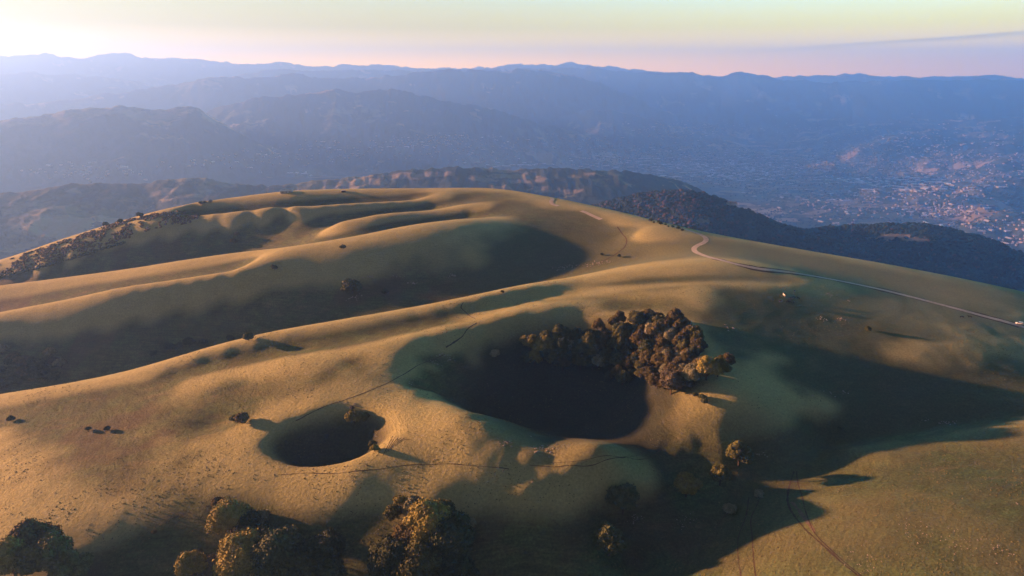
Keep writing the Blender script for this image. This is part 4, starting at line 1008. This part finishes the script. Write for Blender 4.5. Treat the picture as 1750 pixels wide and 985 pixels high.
def bm_obj(name, bm, mat, parent=None, loc=(0, 0, 0), smooth_=False):
    me = bpy.data.meshes.new(name); bm.normal_update(); bm.to_mesh(me); bm.free(); me.materials.append(mat)
    for q_ in me.polygons: q_.use_smooth = smooth_
    o = bpy.data.objects.new(name, me); C.objects.link(o); o.location = loc
    if parent: o.parent = parent
    return o
def bm_box(bm, x0, x1, y0, y1, z0, z1):
    r = bmesh.ops.create_cube(bm, size=1.0)['verts']
    for v in r: v.co = Vector(((x0 + x1) / 2 + v.co.x * (x1 - x0), (y0 + y1) / 2 + v.co.y * (y1 - y0), (z0 + z1) / 2 + v.co.z * (z1 - z0)))
    return r
def loft(bm, secs):
    rows = [[bm.verts.new(p) for p in s] for s in secs]
    for a, b in zip(rows, rows[1:]):
        n_ = len(a)
        for i in range(n_): bm.faces.new((a[i], a[(i + 1) % n_], b[(i + 1) % n_], b[i]))
    bm.faces.new(rows[0][::-1]); bm.faces.new(rows[-1])
# the white hatchback on the road
M_white = plain_mat('white_paint', (0.80, 0.80, 0.79), 0.25, var=0.04, spec=0.5)
M_glass = plain_mat('dark_glass', (0.02, 0.025, 0.03), 0.08, var=0.1, spec=0.6)
M_tyre = plain_mat('tyre_rubber', (0.02, 0.02, 0.02), 0.9); M_rim = plain_mat('alloy_rim', (0.5, 0.5, 0.52), 0.3, metal=0.8)
M_lamp = plain_mat('clear_lamp', (0.6, 0.62, 0.65), 0.1); M_red = plain_mat('red_lamp', (0.35, 0.02, 0.02), 0.2)
pc, pn = at(1742, 554.5), at(1720, 549.5)
car = empty('car', (pc[0], pc[1], float(mesh_z(pc[0], pc[1])) + 0.14), math.atan2(pn[1] - pc[1], pn[0] - pc[0]))
tag(car, 'white hatchback driving on the gravel road at the right photo edge', 'car')
bm = bmesh.new()
prof = [(-2.08,.45,.62,.78),(-2.02,.32,.86,.85),(-1.6,.25,.95,.87),(-.6,.24,.96,.88),(.7,.24,.94,.88),(1.35,.25,.88,.86),(1.85,.28,.76,.80),(2.08,.36,.60,.66)]
loft(bm, [[(x, -w, z0), (x, -w * 1.02, (z0 + z1) / 2), (x, -w * .95, z1), (x, -w * .5, z1 + .03), (x, w * .5, z1 + .03), (x, w * .95, z1), (x, w * 1.02, (z0 + z1) / 2), (x, w, z0)] for x, z0, z1, w in prof])
bm_obj('body', bm, M_white, car, smooth_=True)
bm = bmesh.new(); cab = [(-1.95,.90,.95,.78),(-1.72,.90,1.30,.70),(-1.2,.90,1.46,.64),(0.1,.90,1.47,.64),(.45,.90,1.38,.66),(1.12,.90,.98,.76)]
loft(bm, [[(x, -.80, z0), (x, -w, z1 - .02), (x, -w * .5, z1), (x, w * .5, z1), (x, w, z1 - .02), (x, .80, z0)] for x, z0, z1, w in cab]); bm_obj('windows', bm, M_glass, car, smooth_=False)
bm = bmesh.new(); bm_box(bm, -1.70, .35, -.60, .60, 1.465, 1.505); bm_obj('roof', bm, M_white, car)
for s in (-1, 1):
    bm = bmesh.new(); bm_box(bm, 1.86, 2.05, s * .60 - .14, s * .60 + .14, .56, .70); bm_obj('headlight', bm, M_lamp, car)
    bm = bmesh.new(); bm_box(bm, -2.10, -1.99, s * .66 - .12, s * .66 + .12, .66, .86); bm_obj('tail_light', bm, M_red, car)
    for x in (-1.28, 1.30):
        bm = bmesh.new(); bmesh.ops.create_cone(bm, cap_ends=True, segments=24, radius1=.33, radius2=.33, depth=.2, matrix=Matrix.Rotation(math.pi / 2, 4, 'X')); w = bm_obj('wheel', bm, M_tyre, car, (x, s * .80, .33))
        bm = bmesh.new(); bmesh.ops.create_cone(bm, cap_ends=True, segments=16, radius1=.2, radius2=.17, depth=.22, matrix=Matrix.Rotation(math.pi / 2, 4, 'X')); bm_obj('rim', bm, M_rim, w)
# low hut on the far skyline
p = at(490, 329); hut = empty('hut', (p[0], p[1], float(mesh_z(p[0], p[1])) - 0.3), 0.15); tag(hut, 'long low pale hut on the far left skyline', 'hut')
bm = bmesh.new(); bm_box(bm, -7, 7, -3, 3, -1, 2.3); bm_obj('wall', bm, M_wall[0], hut)
bm = bmesh.new(); loft(bm, [[(-7.5, -3.6, 2.2), (-7.5, 0, 3.5), (-7.5, 3.6, 2.2), (-7.5, 0, 3.3)], [(7.5, -3.6, 2.2), (7.5, 0, 3.5), (7.5, 3.6, 2.2), (7.5, 0, 3.3)]]); bm_obj('roof', bm, M_roof[1], hut)
for x in (-4, 0, 4):
    bm = bmesh.new(); bm_box(bm, x - .5, x + .5, -3.06, -2.98, 0.6, 1.6); bm_obj('window', bm, M_glass, hut)
p = at(587, 328); sh = empty('shed', (p[0], p[1], float(mesh_z(p[0], p[1])) - 0.2), 0.3); tag(sh, 'tiny dark shed on the summit skyline right of the pale hut', 'shed')
bm = bmesh.new(); bm_box(bm, -2.5, 2.5, -1.6, 1.6, -0.5, 1.7); bm_obj('wall', bm, M_bark, sh)
bm = bmesh.new(); bm_box(bm, -2.8, 2.8, -1.9, 1.9, 1.72, 1.9); bm_obj('roof', bm, M_roof[2], sh)
# post above the herd
p = at(1357, 503); post = empty('signpost', (p[0], p[1], float(mesh_z(p[0], p[1])))); tag(post, 'dark post with a small board standing above the horses', 'signpost')
bm = bmesh.new(); bmesh.ops.create_cone(bm, cap_ends=True, segments=10, radius1=.10, radius2=.08, depth=3.0); bm_obj('pole', bm, M_bark, post, (0, 0, 1.4))
bm = bmesh.new(); bm_box(bm, -.55, .55, -.13, -.09, 2.2, 2.8); bm_obj('board', bm, M_bark, post)
# pale houses on the flank of the wooded hill
for u, v, sc_, lb in ((1252, 353, 1.0, 'pale house on the flank of the wooded hill, lower one'), (1246, 350, .7, 'small pale house on the flank of the wooded hill, upper one')):
    x, y, z, okk = far_at([u], [v + 1]); o = bpy.data.objects.new('house', HP['villa']); C.objects.link(o); o.location = (x[0], y[0], z[0] + 4); o.scale = (sc_,) * 3; o.rotation_euler = (0, 0, .4)
    tag(o, lb, 'building')
